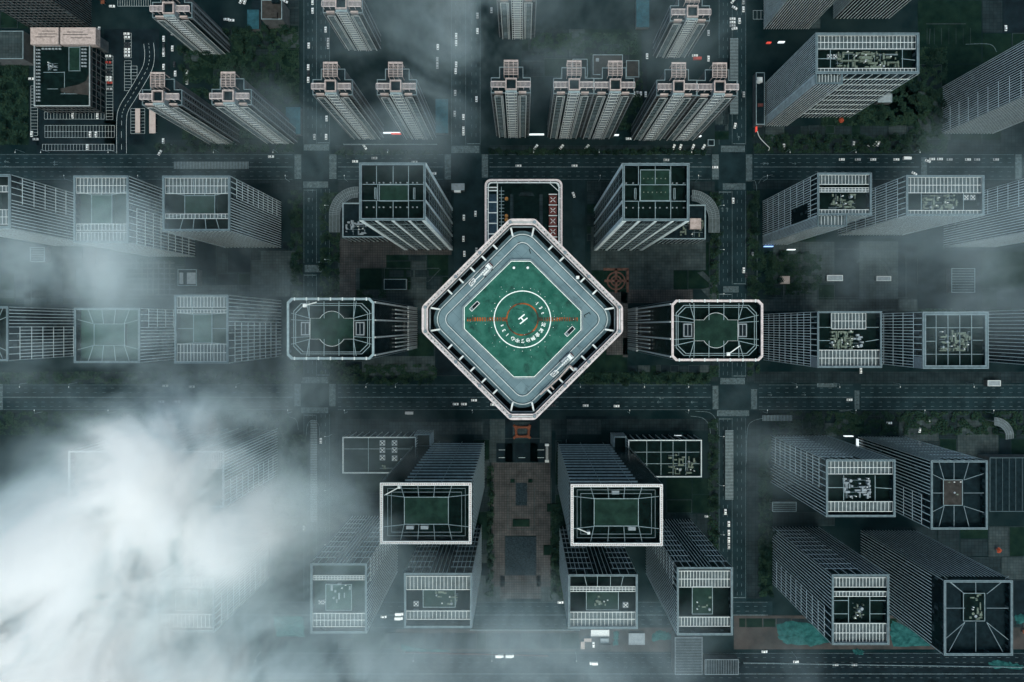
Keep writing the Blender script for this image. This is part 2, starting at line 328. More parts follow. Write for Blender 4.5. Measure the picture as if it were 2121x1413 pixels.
# S-shaped ramp road in the upper left
def strip(pts, w, z0, z1, b=None):
    b = b or MB()
    n = len(pts); L = []; Rr = []
    for i, p in enumerate(pts):
        a = pts[max(0,i-1)]; c = pts[min(n-1,i+1)]; dx, dy = c[0]-a[0], c[1]-a[1]; l = math.hypot(dx,dy)
        L.append((p[0]-dy/l*w/2, p[1]+dx/l*w/2)); Rr.append((p[0]+dy/l*w/2, p[1]-dx/l*w/2))
    for i in range(n-1): b.prism([L[i],L[i+1],Rr[i+1],Rr[i]], z0, z1)
    return b, L, Rr
def smooth(pts, k=6):
    out = []
    for i in range(len(pts)-1):
        p0 = pts[max(0,i-1)]; p1 = pts[i]; p2 = pts[i+1]; p3 = pts[min(len(pts)-1,i+2)]
        for j in range(k):
            t = j/k
            out.append(tuple(.5*((2*p1[a])+(-p0[a]+p2[a])*t+(2*p0[a]-5*p1[a]+4*p2[a]-p3[a])*t*t+(-p0[a]+3*p1[a]-3*p2[a]+p3[a])*t**3) for a in (0,1)))
    out.append(pts[-1]); return out
ramp = smooth([W(308,90),W(310,115),W(306,140),W(290,170),W(272,200),W(257,225),W(252,250),W(252,318)])
b, Lf, Rt = strip(ramp, 8, .06, .09); tag(b.build('ramp_road', ASPHD), kind='structure')
b = MB()
for side in (Lf, Rt): strip(side, .22, .09, .11, b)
for i in range(0, len(ramp)-1, 2): b.bar(ramp[i], ramp[i+1], .2, .09, .11)
tag(b.build('ramp_edge_marking', PAINTB), kind='structure')
# kerb loops at the corners
b = MB()
for pts in [[(1440,852),(1470,855),(1484,872),(1486,900)],[(1430,862),(1455,866),(1468,880),(1472,900)],[(1546,960),(1548,890),(1560,872),(1584,866)],[(634,905),(637,880),(648,870),(660,880),(662,905)],[(1558,374),(1568,410),(1567,700)],[(1850,372),(1870,380),(1880,400)],[(2000,92),(2050,92),(2064,108)],[(1580,860),(1590,866),(1640,866)],
            [(1010,520),(1014,470),(1005,440)],[(1170,960),(1173,910)],[(1571,380),(1580,368),(1600,362)],[(585,862),(612,868),(618,890)]]:
    strip(smooth([W(*p) for p in pts],5), .3, .1, .2, b)
tag(b.build('kerb', PAINT), kind='structure')

# ------------------------------------------------------------------ office towers
def face_bars(b, X0, Y0, X1, Y1, z, side, nv, zones, nh, w=.43, zb=0.0, d=.25, gap=.1, t0=0.0):
    top = z*(1-t0)
    L = (X1-X0) if side in 'NS' else (Y1-Y0)
    if nv > 17: nv = round(nv*.84)
    if side == 'N' and w > .3: w = .24; nv = max(3, round(nv*.8))
    def P(u, z0, z1, wu):
        c = u*L
        a, e = c-wu/2, c+wu/2
        a = max(a, 0); e = min(e, L)
        if side == 'N': b.box(X0+a, Y1-d, z0, X0+e, Y1, z1)
        elif side == 'S': b.box(X0+a, Y0, z0, X0+e, Y0+d, z1)
        elif side == 'E': b.box(X1-d, Y1-e, z0, X1, Y1-a, z1)
        else: b.box(X0, Y1-e, z0, X0+d, Y1-a, z1)
    for i in range(nv+1):
        u = i/nv
        inz = any(a-.001 <= u <= c+.001 for a, c in zones)
        zt = top*(1-gap) if (inz and i % 2 and nh) else top
        P(u, zb, zt, w*(2.4 if i in (0, nv) else 1))
    for a, c in zones:
        for k in range(nh):
            zz = top*(1-gap)-(top*(1-gap)-zb)*k/nh
            s = d*.12
            u = (a+c)/2
            # horizontals sit a little behind the fins
            aa, ee = a*L, c*L
            if side == 'N': b.box(X0+aa, Y1-d, zz-w, X0+ee, Y1-s, zz)
            elif side == 'S': b.box(X0+aa, Y0+s, zz-w, X0+ee, Y0+d, zz)
            elif side == 'E': b.box(X1-d, Y1-ee, zz-w, X1-s, Y1-aa, zz)
            else: b.box(X0+s, Y1-ee, zz-w, X0+d, Y1-aa, zz)

def frac(X0, Y0, X1, Y1, fx, fy): return X0+(X1-X0)*fx, Y1-(Y1-Y0)*fy

def fan_unit(x, y, z, s, parent):
    b = MB(); b.box(x-s/2, y-s/2, z, x+s/2, y+s/2, z+1.2); o = b.build('cooling_unit', LGREY, parent)
    b = MB(); b.cyl(x, y, z+1.2, z+1.3, s*.4, 14)
    b.build('fan_opening', TRENCH, o)
    b = MB(); b.bar((x-s*.38,y-s*.38),(x+s*.38,y+s*.38),s*.11,z+1.3,z+1.45); b.bar((x-s*.38,y+s*.38),(x+s*.38,y-s*.38),s*.11,z+1.3,z+1.44)
    b.build('fan_guard', STEELW, o)

rnd = random.Random(5)
def office(label, rect, r, pat=None, strips=(), core=None, spokes=None, beams=(), equip=(), fans=(), rim=RIM, rimw=4.0, dd=6.0, deck=DECKG, gl=G1, fin=FINM, name='office_tower', group='office towers with finned glass facades', grid_n=None, white=0, ext=None, h=None, panels=(), cat='office tower'):
    z = (1-r)*H if h is None else h
    X0, Y1 = W(rect[0], rect[1], z); X1, Y0 = W(rect[2], rect[3], z)
    s = (H-z)/F; rw = rimw*s; d = .5
    root = empty(name, ((X0+X1)/2, (Y0+Y1)/2, 0), label, cat, group)
    MB().box(X0+d, Y0+d, 0, X1-d, Y1-d, z-dd).build('glass_walls', gl, root)
    MB().box(X0+d, Y0+d, z-dd, X1-d, Y1-d, z-dd+.3).build('roof_deck', deck, root)
    # parapet: cap proud of the screen wall under it
    b = MB()
    def frame(b, i0, i1, z0, z1):
        b.box(X0+i0, Y0+i0, z0, X1-i0, Y0+i1, z1); b.box(X0+i0, Y1-i1, z0, X1-i0, Y1-i0, z1)
        b.box(X0+i0, Y0+i1, z0, X0+i1, Y1-i1, z1); b.box(X1-i1, Y0+i1, z0, X1-i0, Y1-i1, z1)
    frame(b, d*.5, d+rw*.55, z-dd+.3, z-.8); b.build('parapet_wall', gl, root)
    b = MB(); frame(b, 0, rw, z-.8, z); b.build('parapet_cap', rim, root)
    b = MB(); frame(b, rw*.75, rw, z, z+.12); frame(b, 0, rw*.2, z, z+.12); b.build('parapet_rail', STEELL if rim is not PINKW else STEELW, root)
    if rim is PINKW:
        b = MB(); n = int((X1-X0)/1.3)
        for i in range(1, n):
            x = X0+(X1-X0)*i/n; b.box(x-.09, Y0+.05, z, x+.09, Y0+rw-.05, z+.05); b.box(x-.09, Y1-rw+.05, z, x+.09, Y1-.05, z+.05)
        n = int((Y1-Y0)/1.3)
        for i in range(1, n):
            y = Y0+(Y1-Y0)*i/n; b.box(X0+.05, y-.09, z, X0+rw-.05, y+.09, z+.05); b.box(X1-rw+.05, y-.09, z, X1-.05, y+.09, z+.05)
        b.build('cap_joints', BROWNR, root)
    pat = pat or {}
    for side in 'NSEW':
        p = pat.get(side, (grid_n or 16, [], 0))
        b = MB(); face_bars(b, X0, Y0, X1, Y1, z-.8, side, *p); b.build('facade_grid', fin, root)
    for (side, u0, u1, t0, t1) in panels:
        b = MB(); e = .06
        za, zb = z*(1-t1), z*(1-t0)-.85
        if side == 'W': b.box(X0-e, Y1-(Y1-Y0)*u1, za, X0+.3, Y1-(Y1-Y0)*u0, zb)
        elif side == 'E': b.box(X1-.3, Y1-(Y1-Y0)*u1, za, X1+e, Y1-(Y1-Y0)*u0, zb)
        elif side == 'N': b.box(X0+(X1-X0)*u0, Y1-.3, za, X0+(X1-X0)*u1, Y1+e, zb)
        else: b.box(X0+(X1-X0)*u0, Y0-e, za, X0+(X1-X0)*u1, Y0+.3, zb)
        b.build('facade_panel', LGREY if t0 == 0.001 else G2, root)
    ix0, iy0, ix1, iy1 = X0+rw, Y0+rw, X1-rw, Y1-rw
    def f(fx, fy): return frac(ix0, iy0, ix1, iy1, fx, fy)
    for (a, c, e, g, nc, nr) in strips:
        p0 = f(a, c); p1 = f(e, g)
        pb = MB().box(p0[0], p0[1], z-3.0, p1[0], p1[1], z-2.9).build('louvre_panel', PANEL, root)
        b = MB()
        for i in range(nc+1):
            x = p0[0]+(p1[0]-p0[0])*i/nc; b.box(x-.13, p0[1], z-1.6, x+.13, p1[1], z-1.3)
        for i in range(nr+1):
            y = p0[1]+(p1[1]-p0[1])*i/nr; b.box(p0[0], y-.17, z-1.3, p1[0], y+.17, z-1.05)
        b.build('louvre_frame', STEELW, root)
    if core:
        a, c, e, g, cm, ch = core; p0 = f(a, c); p1 = f(e, g)
        o = MB().box(p0[0], p1[1], z-dd+.3, p1[0], p0[1], z-dd+ch).build('machine_room', cm, root)
        b = MB(); t = z-dd+ch; q = .3
        b.box(p0[0],p1[1],t,p1[0],p1[1]+q,t+.5); b.box(p0[0],p0[1]-q,t,p1[0],p0[1],t+.5); b.box(p0[0],p1[1]+q,t,p0[0]+q,p0[1]-q,t+.5); b.box(p1[0]-q,p1[1]+q,t,p1[0],p0[1]-q,t+.5)
        b.build('coping', STEEL, o)
        if spokes:
            b = MB(); nt, ns, spread = spokes; zb = z-2.2
            for k in range(nt):
                u = (k+.5)/nt if nt > 1 else .5
                if nt > 1: u = k/(nt-1)
                xa = p0[0]+(p1[0]-p0[0])*u; xb = xa+(u-.5)*spread*(ix1-ix0)
                b.bar((xa,p0[1]),(xb,iy1),.32,zb,zb+.35); b.bar((xa,p1[1]),(xb,iy0),.32,zb,zb+.35)
            for k in range(ns):
                u = k/(ns-1) if ns > 1 else .5
                ya = p1[1]+(p0[1]-p1[1])*u; yb = ya+(u-.5)*spread*(iy1-iy0)
                b.bar((p0[0],ya),(ix0,yb),.32,zb,zb+.34); b.bar((p1[0],ya),(ix1,yb),.32,zb,zb+.34)
            b.build('roof_lattice', STEELL if rim is PINKW or deck is DECKD else STEEL, root)
    if beams:
        b = MB()
        for (a, c, e, g) in beams: b.bar(f(a,c), f(e,g), .3, z-2.2, z-1.8)
        b.build('roof_lattice', STEEL, root)
    for (a, c, e, g, n, em) in equip:
        b = MB(); p0 = f(a, c); p1 = f(e, g); zb = z-dd+.3
        wx, wy = abs(p1[0]-p0[0]), abs(p1[1]-p0[1])
        for _ in range(n):
            x = rnd.uniform(p0[0], p1[0]); y = rnd.uniform(p1[1], p0[1]); lx = rnd.uniform(.5, wx*.09+.7); ly = rnd.uniform(.5, wy*.11+.7)
            if rnd.random() < .5: lx = rnd.uniform(.25, .7)
            else: ly = rnd.uniform(.25, .7)
            b.box(max(x-lx,p0[0]), max(y-ly,p1[1]), zb, min(x+lx,p0[0]+wx), min(y+ly,p0[1]), zb+rnd.uniform(.8, 2.6)+rnd.random()*.01)
        b.build('roof_ducts', em, root)
        for _ in range(2+n//20):
            x = rnd.uniform(p0[0]+1, p1[0]-1); y = rnd.uniform(p1[1]+1, p0[1]-1)
            MB().cyl(x, y, zb, zb+rnd.uniform(1.6,3.2), rnd.uniform(.5,1.1), 12).build('roof_tank', em if rnd.random() < .5 else LGREY, root)
        for _ in range(2+n//16):
            x = rnd.uniform(p0[0], p1[0]); y = rnd.uniform(p1[1], p0[1]); b = MB()
            if rnd.random() < .5: b.tube((p0[0],y,zb+.5),(x,y,zb+.5),.16); b.tube((x,y,zb+.5),(x,p0[1],zb+.5),.16)
            else: b.tube((x,p1[1],zb+.4),(x,y,zb+.4),.16); b.tube((x,y,zb+.4),(p1[0],y,zb+.4),.16)
            b.build('roof_pipe', STEELL, root)
        for _ in range(max(2, n//8)):
            x = rnd.uniform(p0[0], p1[0]); y = rnd.uniform(p1[1], p0[1]); MB().box(x-.4, y-.26, zb, x+.4, y+.26, zb+2.9+rnd.random()*.01).build('roof_vent', WHITEM, root)
    for (fx, fy, sz) in fans:
        p = f(fx, fy); fan_unit(p[0], p[1], z-dd+.3, sz, root)
    if ext:      # lower wing hanging beside the main block, same height
        a, c, e, g = ext; EX0, EY1 = W(a, c, z); EX1, EY0 = W(e, g, z)
        MB().box(EX0+d, EY0+d, 0, EX1-d, EY1-.1, z-dd).build('wing_walls', gl, root)
        b = MB(); q = rw*.7
        b.box(EX0, EY0, z-.85, EX1, EY0+q, z-.05); b.box(EX0, EY0+q, z-.85, EX0+q, EY1-.02, z-.05); b.box(EX1-q, EY0+q, z-.85, EX1, EY1-.02, z-.05); b.build('wing_parapet', rim, root)
        MB().box(EX0+q, EY0+q, z-3, EX1-q, EY1-.02, z-2.9).build('wing_louvre_panel', PANEL, root)
        b = MB()
        for i in range(9):
            x = EX0+q+(EX1-EX0-2*q)*i/8; b.box(x-.13, EY0+q, z-1.6, x+.13, EY1-.1, z-1.3)
        b.build('wing_louvre_frame', STEELW, root)
        for side, nv in (('S', 9), ('W', 8), ('E', 6)):
            b = MB(); face_bars(b, EX0, EY0, EX1, EY1-.02, z-.9, side, nv, [], 0); b.build('wing_fins', fin, root)
    return root

D = lambda n: (n, [], 0)
# --- the four white-gridded and rimmed towers round the square
def grid_tower(label, rect, r, mirror):
    pat = {'S': (12, [(0,1)], 11, .17), 'N': D(12), 'E': (9, [(0,1)], 12, .2), 'W': (9, [(0,1)], 12, .2)}
    x0, y0, x1, y1 = rect
    beams = [(.23,0,.23,.34),(.5,0,.5,.34),(.75,0,.75,.34),(.23,.66,.23,1),(.5,.66,.5,1),(.75,.66,.75,1),(0,.35,1,.35),(0,.66,1,.66),(.25,.35,.25,.66),(.75,.35,.75,.66)]
    core = (.26,.34,.74,.66,GREENR,2.5) if not mirror else (.26,.06,.74,.65,GREENR,4.2)
    o = office(label, rect, r, pat, beams=beams, core=core, rim=RIM, dd=7, rimw=5,
               group='office towers with white window grids', gl=G2, fin=STEEL, fans=(), deck=DECKG)
    z = (1-r)*H; X0, Y1 = W(x0,y0,z); X1, Y0 = W(x1,y1,z)
    b = MB()                                      # broad white piers up the facades
    for u in (0,.25,.5,.75,1):
        x = X0+(X1-X0)*u; wd = 1.7 if 0 < u < 1 else 2.5
        xa = min(max(x-wd/2, X0-.1), X1-wd+.1)
        b.box(xa, Y0-.12, 0, xa+wd, Y0+.3, z-.9)
    for u in (0,.36,.66,1):
        y = Y1-(Y1-Y0)*u; wd = 1.5 if 0 < u < 1 else 2.3; ya = min(max(y-wd/2, Y0+.35), Y1-wd+.1)
        b.box(X0-.12, ya, 0, X0+.3, ya+wd, z-.9); b.box(X1-.3, ya, 0, X1+.12, ya+wd, z-.9)
    b.build('corner_piers', FINM, o)
    b = MB()
    for row in (.31, .74):
        for i in range(11):
            p = frac(X0, Y0, X1, Y1, .08+.085*i+(.02 if i % 3 else 0), row)
            MB().box(p[0]-.4, p[1]-.35, z-6.7, p[0]+.4, p[1]+.35, z-5.6).build('air_unit', LGREY, o)
    if mirror:
        b = MB()
        for row in (.25, .49):
            for i in range(6):
                p = frac(X0, Y0, X1, Y1, .33+.065*i, row); b.box(p[0]-.3, p[1]-.3, z-2.8, p[0]+.3, p[1]+.3, z-2.3)
        b.build('roof_vents', OLIVE, o)
    for fx in (.2, .79):
        b = MB()
        p = frac(X0,Y0,X1,Y1,fx,.4); q = frac(X0,Y0,X1,Y1,fx+.03,.6)
        for (a0,b0,a1,b1) in ((p[0],p[1],q[0],p[1]-.3),(p[0],q[1],q[0],q[1]+.3),(p[0],q[1],p[0]+.3,p[1]),(q[0]-.3,q[1],q[0],p[1])): b.box(a0,b0,z-6.7,a1,b1,z-4.9)
        b.build('stair_curb', STEEL, o)
grid_tower('white gridded tower with dark green roof behind the helipad tower, west of the ring building', (744,337,882,457), .72, False)
grid_tower('white gridded tower with raised green square on its roof, east of the ring building', (1289,338,1428,458), .72, True)

def podium(label, rect, r, equip, deck=DECKD, outline=STEEL, name='podium_building', extra=None, fans=(), beams=()):
    return office(label, rect, r, {k: D(14) for k in 'NSEW'}, name=name, group='low podium buildings', rim=outline, rimw=2.6, dd=2.5, deck=deck, equip=equip, fans=fans, beams=beams, cat='podium building')
podium('low podium with rows of roof units beside the western white gridded tower', (709,420,850,492), .95, [(.03,.5,.35,.95,26,LGREY)])
podium('low podium with salmon roof hut beside the eastern white gridded tower', (1330,424,1462,496), .95, [(.6,.4,.98,.95,16,OLIVE)])
b = MB(); p0 = W(1430,452,32); p1 = W(1453,474,32); b.box(p0[0],p1[1],27,p1[0],p0[1],31)
tag(b.build('roof_hut', CREAM), 'salmon coloured hut standing on the podium roof east of the gridded tower', 'roof hut')
pod = dict(deck=DECKG, outline=STEELW)
podium('low white-rimmed hall with four square fans on its roof, west of the square', (709,905,862,981), .955, [(.5,.6,.95,.95,10,OLIVE)], fans=[(.54,.15,4.2),(.54,.36,4.2),(.54,.58,4.2),(.71,.15,4.2),(.71,.36,4.2),(.71,.6,4.2)], beams=[(.34,0,.34,1),(0,.33,1,.33)], **pod)
podium('low white-rimmed hall with gridded green roof and pipes, east of the square', (1301,911,1454,989), .955, [(.55,.35,.95,.95,26,OLIVE)], beams=[(.25,0,.25,1),(.45,0,.45,1),(.62,0,.62,1),(.8,0,.8,1),(0,.33,1,.33),(0,.66,1,.66)], **pod)
podium('small glazed annex joined to the fan-topped hall west of the square', (858,899,892,926), .965, [], deck=DECKG, outline=STEEL)
podium('small glazed annex joined to the pipe-topped hall east of the square', (1271,904,1298,935), .965, [], deck=DECKG, outline=STEEL)

# --- pink-rimmed pair on the square
def pink_tower(label, rect, which):
    pat = {'N': (3, [], 0), 'S': D(20), 'E': (16, [(0,1)], 20, .4), 'W': (16, [(0,1)], 20, .4)}
    o = office(label, rect, .735, pat, rim=PINKW, rimw=6, dd=7, core=(.24,.22,.76,.72,GREENR,4.4), spokes=(4,2,.08), group='pink-rimmed office towers on the square', deck=DECKG, gl=G2, fin=STEEL)
    z = .265*H; X0, Y1 = W(rect[0],rect[1],z); X1, Y0 = W(rect[2],rect[3],z)
    b = MB()                                    # stacked horizontal sun-shades on the north face
    n = 15
    ua, ub = ((.26,1.0) if which == 'w' else (0.0,.74))
    for i in range(n):
        zz = z*(.97-.93*i/n); b.box(X0+(X1-X0)*ua, Y1, zz-.5, X0+(X1-X0)*ub, Y1+.9, zz)
    b.build('sun_shades', STEEL, o)
    b = MB(); rr = (X1-X0)*.045
    for k in (0, 1):
        q = rr*(1+.9*k); t = .2
        b.box(X0+q+1.5,Y0+q+1.5,z-3,X1-q-1.5,Y0+q+1.5+t,z-2.7); b.box(X0+q+1.5,Y1-q-1.5-t,z-3,X1-q-1.5,Y1-q-1.5,z-2.7)
        b.box(X0+q+1.5,Y0+q+1.5+t,z-3,X0+q+1.5+t,Y1-q-1.5-t,z-2.7); b.box(X1-q-1.5-t,Y0+q+1.5+t,z-3,X1-q-1.5,Y1-q-1.5-t,z-2.7)
    b.build('track_rail', STEELL, o)
    b = MB()
    for (fx, fy) in (((.32,.76),(.48,.76)) if which == 'w' else ((.5,.16),(.68,.75))):
        p = frac(X0,Y0,X1,Y1,fx,fy); b.box(p[0]-2.5,p[1]-1,z-6.7,p[0]+2,p[1]+1.1,z-3.4)
    b.build('plant_box', LGREY, o)
    b = MB()
    if which == 'w': p = frac(X0,Y0,X1,Y1,.04,.22); q = frac(X0,Y0,X1,Y1,.2,.09)
    else: p = frac(X0,Y0,X1,Y1,.07,.73); q = frac(X0,Y0,X1,Y1,.2,.81)
    b.bar(p, q, .5, z-2.6, z-2); b.box(q[0]-.8,q[1]-.8,z-6.7,q[0]+.8,q[1]+.8,z-2.1); b.build('roof_crane', STEELW, o)
pink_tower('pink-rimmed office tower with green roof on the west side of the square', (787,1000,977,1127), 'w')
pink_tower('pink-rimmed office tower with green roof on the east side of the square', (1182,1003,1373,1131), 'e')

# --- octagonal-cornered pair beside the helipad tower
def ellipse_tower(label, rect, r, sgn):
    z = (1-r)*H; X0, Y1 = W(rect[0],rect[1],z); X1, Y0 = W(rect[2],rect[3],z)
    root = empty('office_tower', ((X0+X1)/2,(Y0+Y1)/2,0), label, 'office tower', 'chamfered office towers beside the helipad tower')
    s = (H-z)/F; ch = 9*s
    def octo(i, c, k=0):
        a0,b0,a1,b1 = X0+i,Y0+i,X1-i,Y1-i
        return [(a0+c,b0),(a1-c,b0),(a1,b0+c),(a1,b1-c),(a1-c,b1),(a0+c,b1),(a0,b1-c),(a0,b0+c)]
    MB().prism(octo(.8,ch), 0, z-7).build('glass_walls', G2, root)
    MB().prism(octo(.85,ch), z-7, z-6.8).build('roof_deck', DECKG, root)
    MB().ring(octo(.4,ch), octo(1.3,ch*.9), z-6.8, z-1).build('parapet_wall', G2, root)
    MB().ring(octo(0,ch), octo(4.6*s,ch*.8), z-1, z).build('parapet_cap', PINKW if sgn > 0 else STEEL, root)
    b = MB()
    for x in np.linspace(X0+ch+2, X1-ch-2, 7): b.box(x-.35,Y0-.2,z,x+.35,Y0+1.6,z+.3); b.box(x-.35,Y1-1.6,z,x+.35,Y1+.2,z+.3)
    b.build('rim_brackets', STEELW, root)
    for k, q in enumerate((11, 15)):
        MB().ring(octo(q*s, 16*s), octo(q*s+.28, 15.8*s), z-2.6, z-2.3).build('track_rail', STEEL, root)
    # fins: a few full length, more starting lower down, most at the foot
    b = MB(); xe = X0 if sgn > 0 else X1
    ext = lambda d: (xe-d, xe+.2) if sgn > 0 else (xe-.2, xe+d)
    yy = lambda u: Y1-(Y1-Y0)*u
    for u in (.07,.36,.64,.93):
        a = ext(.7); b.box(a[0],yy(u)-.45,0,a[1],yy(u)+.45,z-1)
    for u in np.linspace(.07,.93,12):
        if min(abs(u-q) for q in (.07,.36,.64,.93)) > .03: a = ext(.6); b.box(a[0],yy(u)-.4,0,a[1],yy(u)+.4,z*.58)
    for u in np.linspace(.05,.95,22):
        a = ext(1.0); b.box(a[0],yy(u)-.33,0,a[1],yy(u)+.33,z*.27)
    b.build('facade_fins', STEELW, root)
    for side in 'NS':
        b = MB(); face_bars(b, X0+ch,Y0+.3,X1-ch,Y1-.3,z-1,side,14,[],0); b.build('facade_fins', STEEL, root)
    # machine room: rectangle with a bulging round middle
    cx, cyy = (X0+X1)/2-(4*s if sgn < 0 else -8*s)*0, (Y0+Y1)/2
    hw, hh, rr = 46*s, 22*s, 37*s
    pts = []
    a0 = math.asin(hh/rr)
    for i in range(17): t = math.pi-a0-(math.pi-2*a0)*i/16; pts.append((cx+rr*math.cos(t)*.85, cyy+rr*math.sin(t)))
    pts = [(cx-hw,cyy+hh)]+pts+[(cx+hw,cyy+hh),(cx+hw,cyy-hh)]+[(2*cx-p[0],2*cyy-p[1]) for p in pts]+[(cx-hw,cyy-hh)]
    m = MB().prism(pts, z-6.8, z-3.2).build('machine_room', GREENR, root)
    inner = [(cx+(p[0]-cx)*.985, cyy+(p[1]-cyy)*.98) for p in pts]
    MB().ring(pts, inner, z-3.2, z-2.7).build('coping', STEELW, m)
    b = MB()
    for k in range(4):
        xx = cx-hw+2*hw*k/3; xo = cx+(xx-cx)*1.02
        for sy, Ye in ((1,Y1-2),(-1,Y0+2)): b.bar((xx,cyy+sy*hh*.98),(xo,Ye),.3,z-2.3,z-1.95)
    for sx, Xe in ((-1,X0+2),(1,X1-2)):
        for sy, Ye in ((1,Y1-2),(-1,Y0+2)):
            b.bar((cx+sx*hw,cyy+sy*hh),(Xe-sx*9,Ye),.3,z-2.2,z-1.85); b.bar((cx+sx*hw,cyy+sy*hh),(Xe,Ye-sy*7),.3,z-2.1,z-1.75); b.bar((cx+sx*hw,cyy+sy*hh*.75),(Xe,cyy+sy*hh*.85),.3,z-2.2,z-1.85)
    b.build('roof_lattice', STEEL, root)
    for sx in (-1, 1):
        x = cx+sx*(hw+3.2); w = 2.6
        o = MB().box(x-w,cyy-4,z-6.8,x+w,cyy+4,z-4.6).build('stair_hatch', LGREY, root)
        MB().box(x-w+.6,cyy-3.3,z-4.6,x-.2,cyy+3.3,z-4.5).build('hatch_opening', TRENCH, o); MB().box(x+.2,cyy-3.3,z-4.6,x+w-.6,cyy+3.3,z-4.5).build('hatch_opening', TRENCH, o)
    b = MB(); q = (X0+10,Y1-4.5) if sgn < 0 else (X1-20,Y0+4)
    b.bar(q,(q[0]+7,q[1]+(2 if sgn < 0 else 5)),.5,z-1.9,z-1.3); b.box(q[0]-1,q[1]-1,z-2.6,q[0]+1,q[1]+1,z-1.2); b.build('roof_crane', WHITEM, root)
ellipse_tower('chamfered office tower with bulging green roof just west of the helipad tower', (594,617,775,745), .715, -1)
ellipse_tower('chamfered office tower with bulging green roof just east of the helipad tower', (1391,621,1581,748), .715, 1)

# --- finned slabs, left side
T3 = lambda a=(0,.36), c=(.66,1), n=24: (n, [a, c], 9)
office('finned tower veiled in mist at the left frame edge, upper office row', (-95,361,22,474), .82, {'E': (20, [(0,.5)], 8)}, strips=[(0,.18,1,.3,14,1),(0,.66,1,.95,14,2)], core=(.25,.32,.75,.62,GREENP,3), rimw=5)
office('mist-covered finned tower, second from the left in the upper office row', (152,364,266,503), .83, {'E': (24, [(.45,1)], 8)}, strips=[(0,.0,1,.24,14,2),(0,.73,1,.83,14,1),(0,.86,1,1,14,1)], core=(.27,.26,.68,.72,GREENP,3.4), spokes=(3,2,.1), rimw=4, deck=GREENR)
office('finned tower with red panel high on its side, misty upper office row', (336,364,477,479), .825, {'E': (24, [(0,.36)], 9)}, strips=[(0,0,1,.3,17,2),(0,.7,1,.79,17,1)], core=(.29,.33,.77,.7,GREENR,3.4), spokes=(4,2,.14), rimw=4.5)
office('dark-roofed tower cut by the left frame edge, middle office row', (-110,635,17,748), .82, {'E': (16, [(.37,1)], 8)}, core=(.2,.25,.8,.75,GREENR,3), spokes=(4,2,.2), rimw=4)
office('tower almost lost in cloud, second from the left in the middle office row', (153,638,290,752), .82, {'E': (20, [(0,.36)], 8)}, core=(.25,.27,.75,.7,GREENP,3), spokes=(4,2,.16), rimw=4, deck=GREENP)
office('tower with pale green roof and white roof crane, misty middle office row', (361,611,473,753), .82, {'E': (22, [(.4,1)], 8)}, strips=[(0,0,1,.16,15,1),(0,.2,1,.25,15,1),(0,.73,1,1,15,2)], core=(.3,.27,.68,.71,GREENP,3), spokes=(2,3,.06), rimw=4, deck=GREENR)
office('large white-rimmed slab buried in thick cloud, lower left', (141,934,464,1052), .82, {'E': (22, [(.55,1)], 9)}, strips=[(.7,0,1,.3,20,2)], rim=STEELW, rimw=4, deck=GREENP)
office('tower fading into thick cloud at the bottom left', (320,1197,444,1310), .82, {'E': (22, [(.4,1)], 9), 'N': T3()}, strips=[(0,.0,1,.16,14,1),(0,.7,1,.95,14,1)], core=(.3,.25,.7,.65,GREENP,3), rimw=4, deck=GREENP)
# --- finned slabs, right side
office('large L-shaped slab with roof ducts at the upper right, finned west face', (1689,68,1904,153), .825, {'W': (22, [], 0, .42), 'S': (30, [(0,1)], 8, .36)}, strips=[(0,0,1,.36,26,2),(0,.9,1,1,26,1)], equip=[(.22,.38,.85,.88,60,OLIVE)], fans=[(.15,.52,3.2),(.21,.52,3.2)], beams=[(0,.62,.2,.62),(.14,.36,.14,.9),(.86,.62,1,.66),(.87,.36,.87,.9)], ext=(1689,153,1746,174), rimw=5)
office('slab with notched corner and curved roof pipes, upper office row right', (1693,358,1806,446), .815, {'W': (20, [(0,1)], 8), 'S': (18, [], 0)}, strips=[(0,0,1,.24,15,1),(0,.33,1,.44,15,2),(0,.9,1,1,15,1)], equip=[(.25,.46,.78,.86,26,OLIVE)], ext=(1693,446,1755,469), rimw=4, panels=[('W',.62,1,.14,.42)])
office('slab with two roof fans and pale louvres, upper office row right', (1877,363,2039,447), .823, {'W': (18, [(0,1)], 6), 'S': (26, [], 0)}, strips=[(0,0,1,.42,20,2),(0,.9,1,1,20,1)], equip=[(.25,.44,.72,.88,36,OLIVE)], fans=[(.84,.52,3.4),(.93,.52,3.4)], rimw=4, beams=[(.2,.42,.2,.9),(.77,.42,.77,.9)])
office('finned tower leaving the frame at the right, upper office row', (2160,358,2290,474), .81, {'W': (24, [(0,.5)], 9), 'S': D(20)}, core=(.3,.3,.7,.7,GREENR,3), rimw=4)
office('finned tower leaving the frame at the upper right corner', (2168,57,2300,178), .80, {'W': (26, [(.5,1)], 9), 'S': D(20)}, core=(.3,.3,.7,.7,GREENR,3), rimw=4)
office('tower with louvred roof panels and tangled ducts, middle office row right', (1693,645,1827,762), .818, {'W': (24, [(0,1)], 8)}, strips=[(.22,0,.78,.3,10,2),(0,.7,1,1,17,2)], equip=[(.22,.34,.6,.68,60,OLIVE),(.62,.4,.8,.66,8,LGREY)], rimw=3.5, panels=[('W',.82,1,.001,.1)], beams=[(0,.27,.22,.27),(.78,.27,1,.27),(0,.52,.2,.52),(.78,.54,1,.5)])
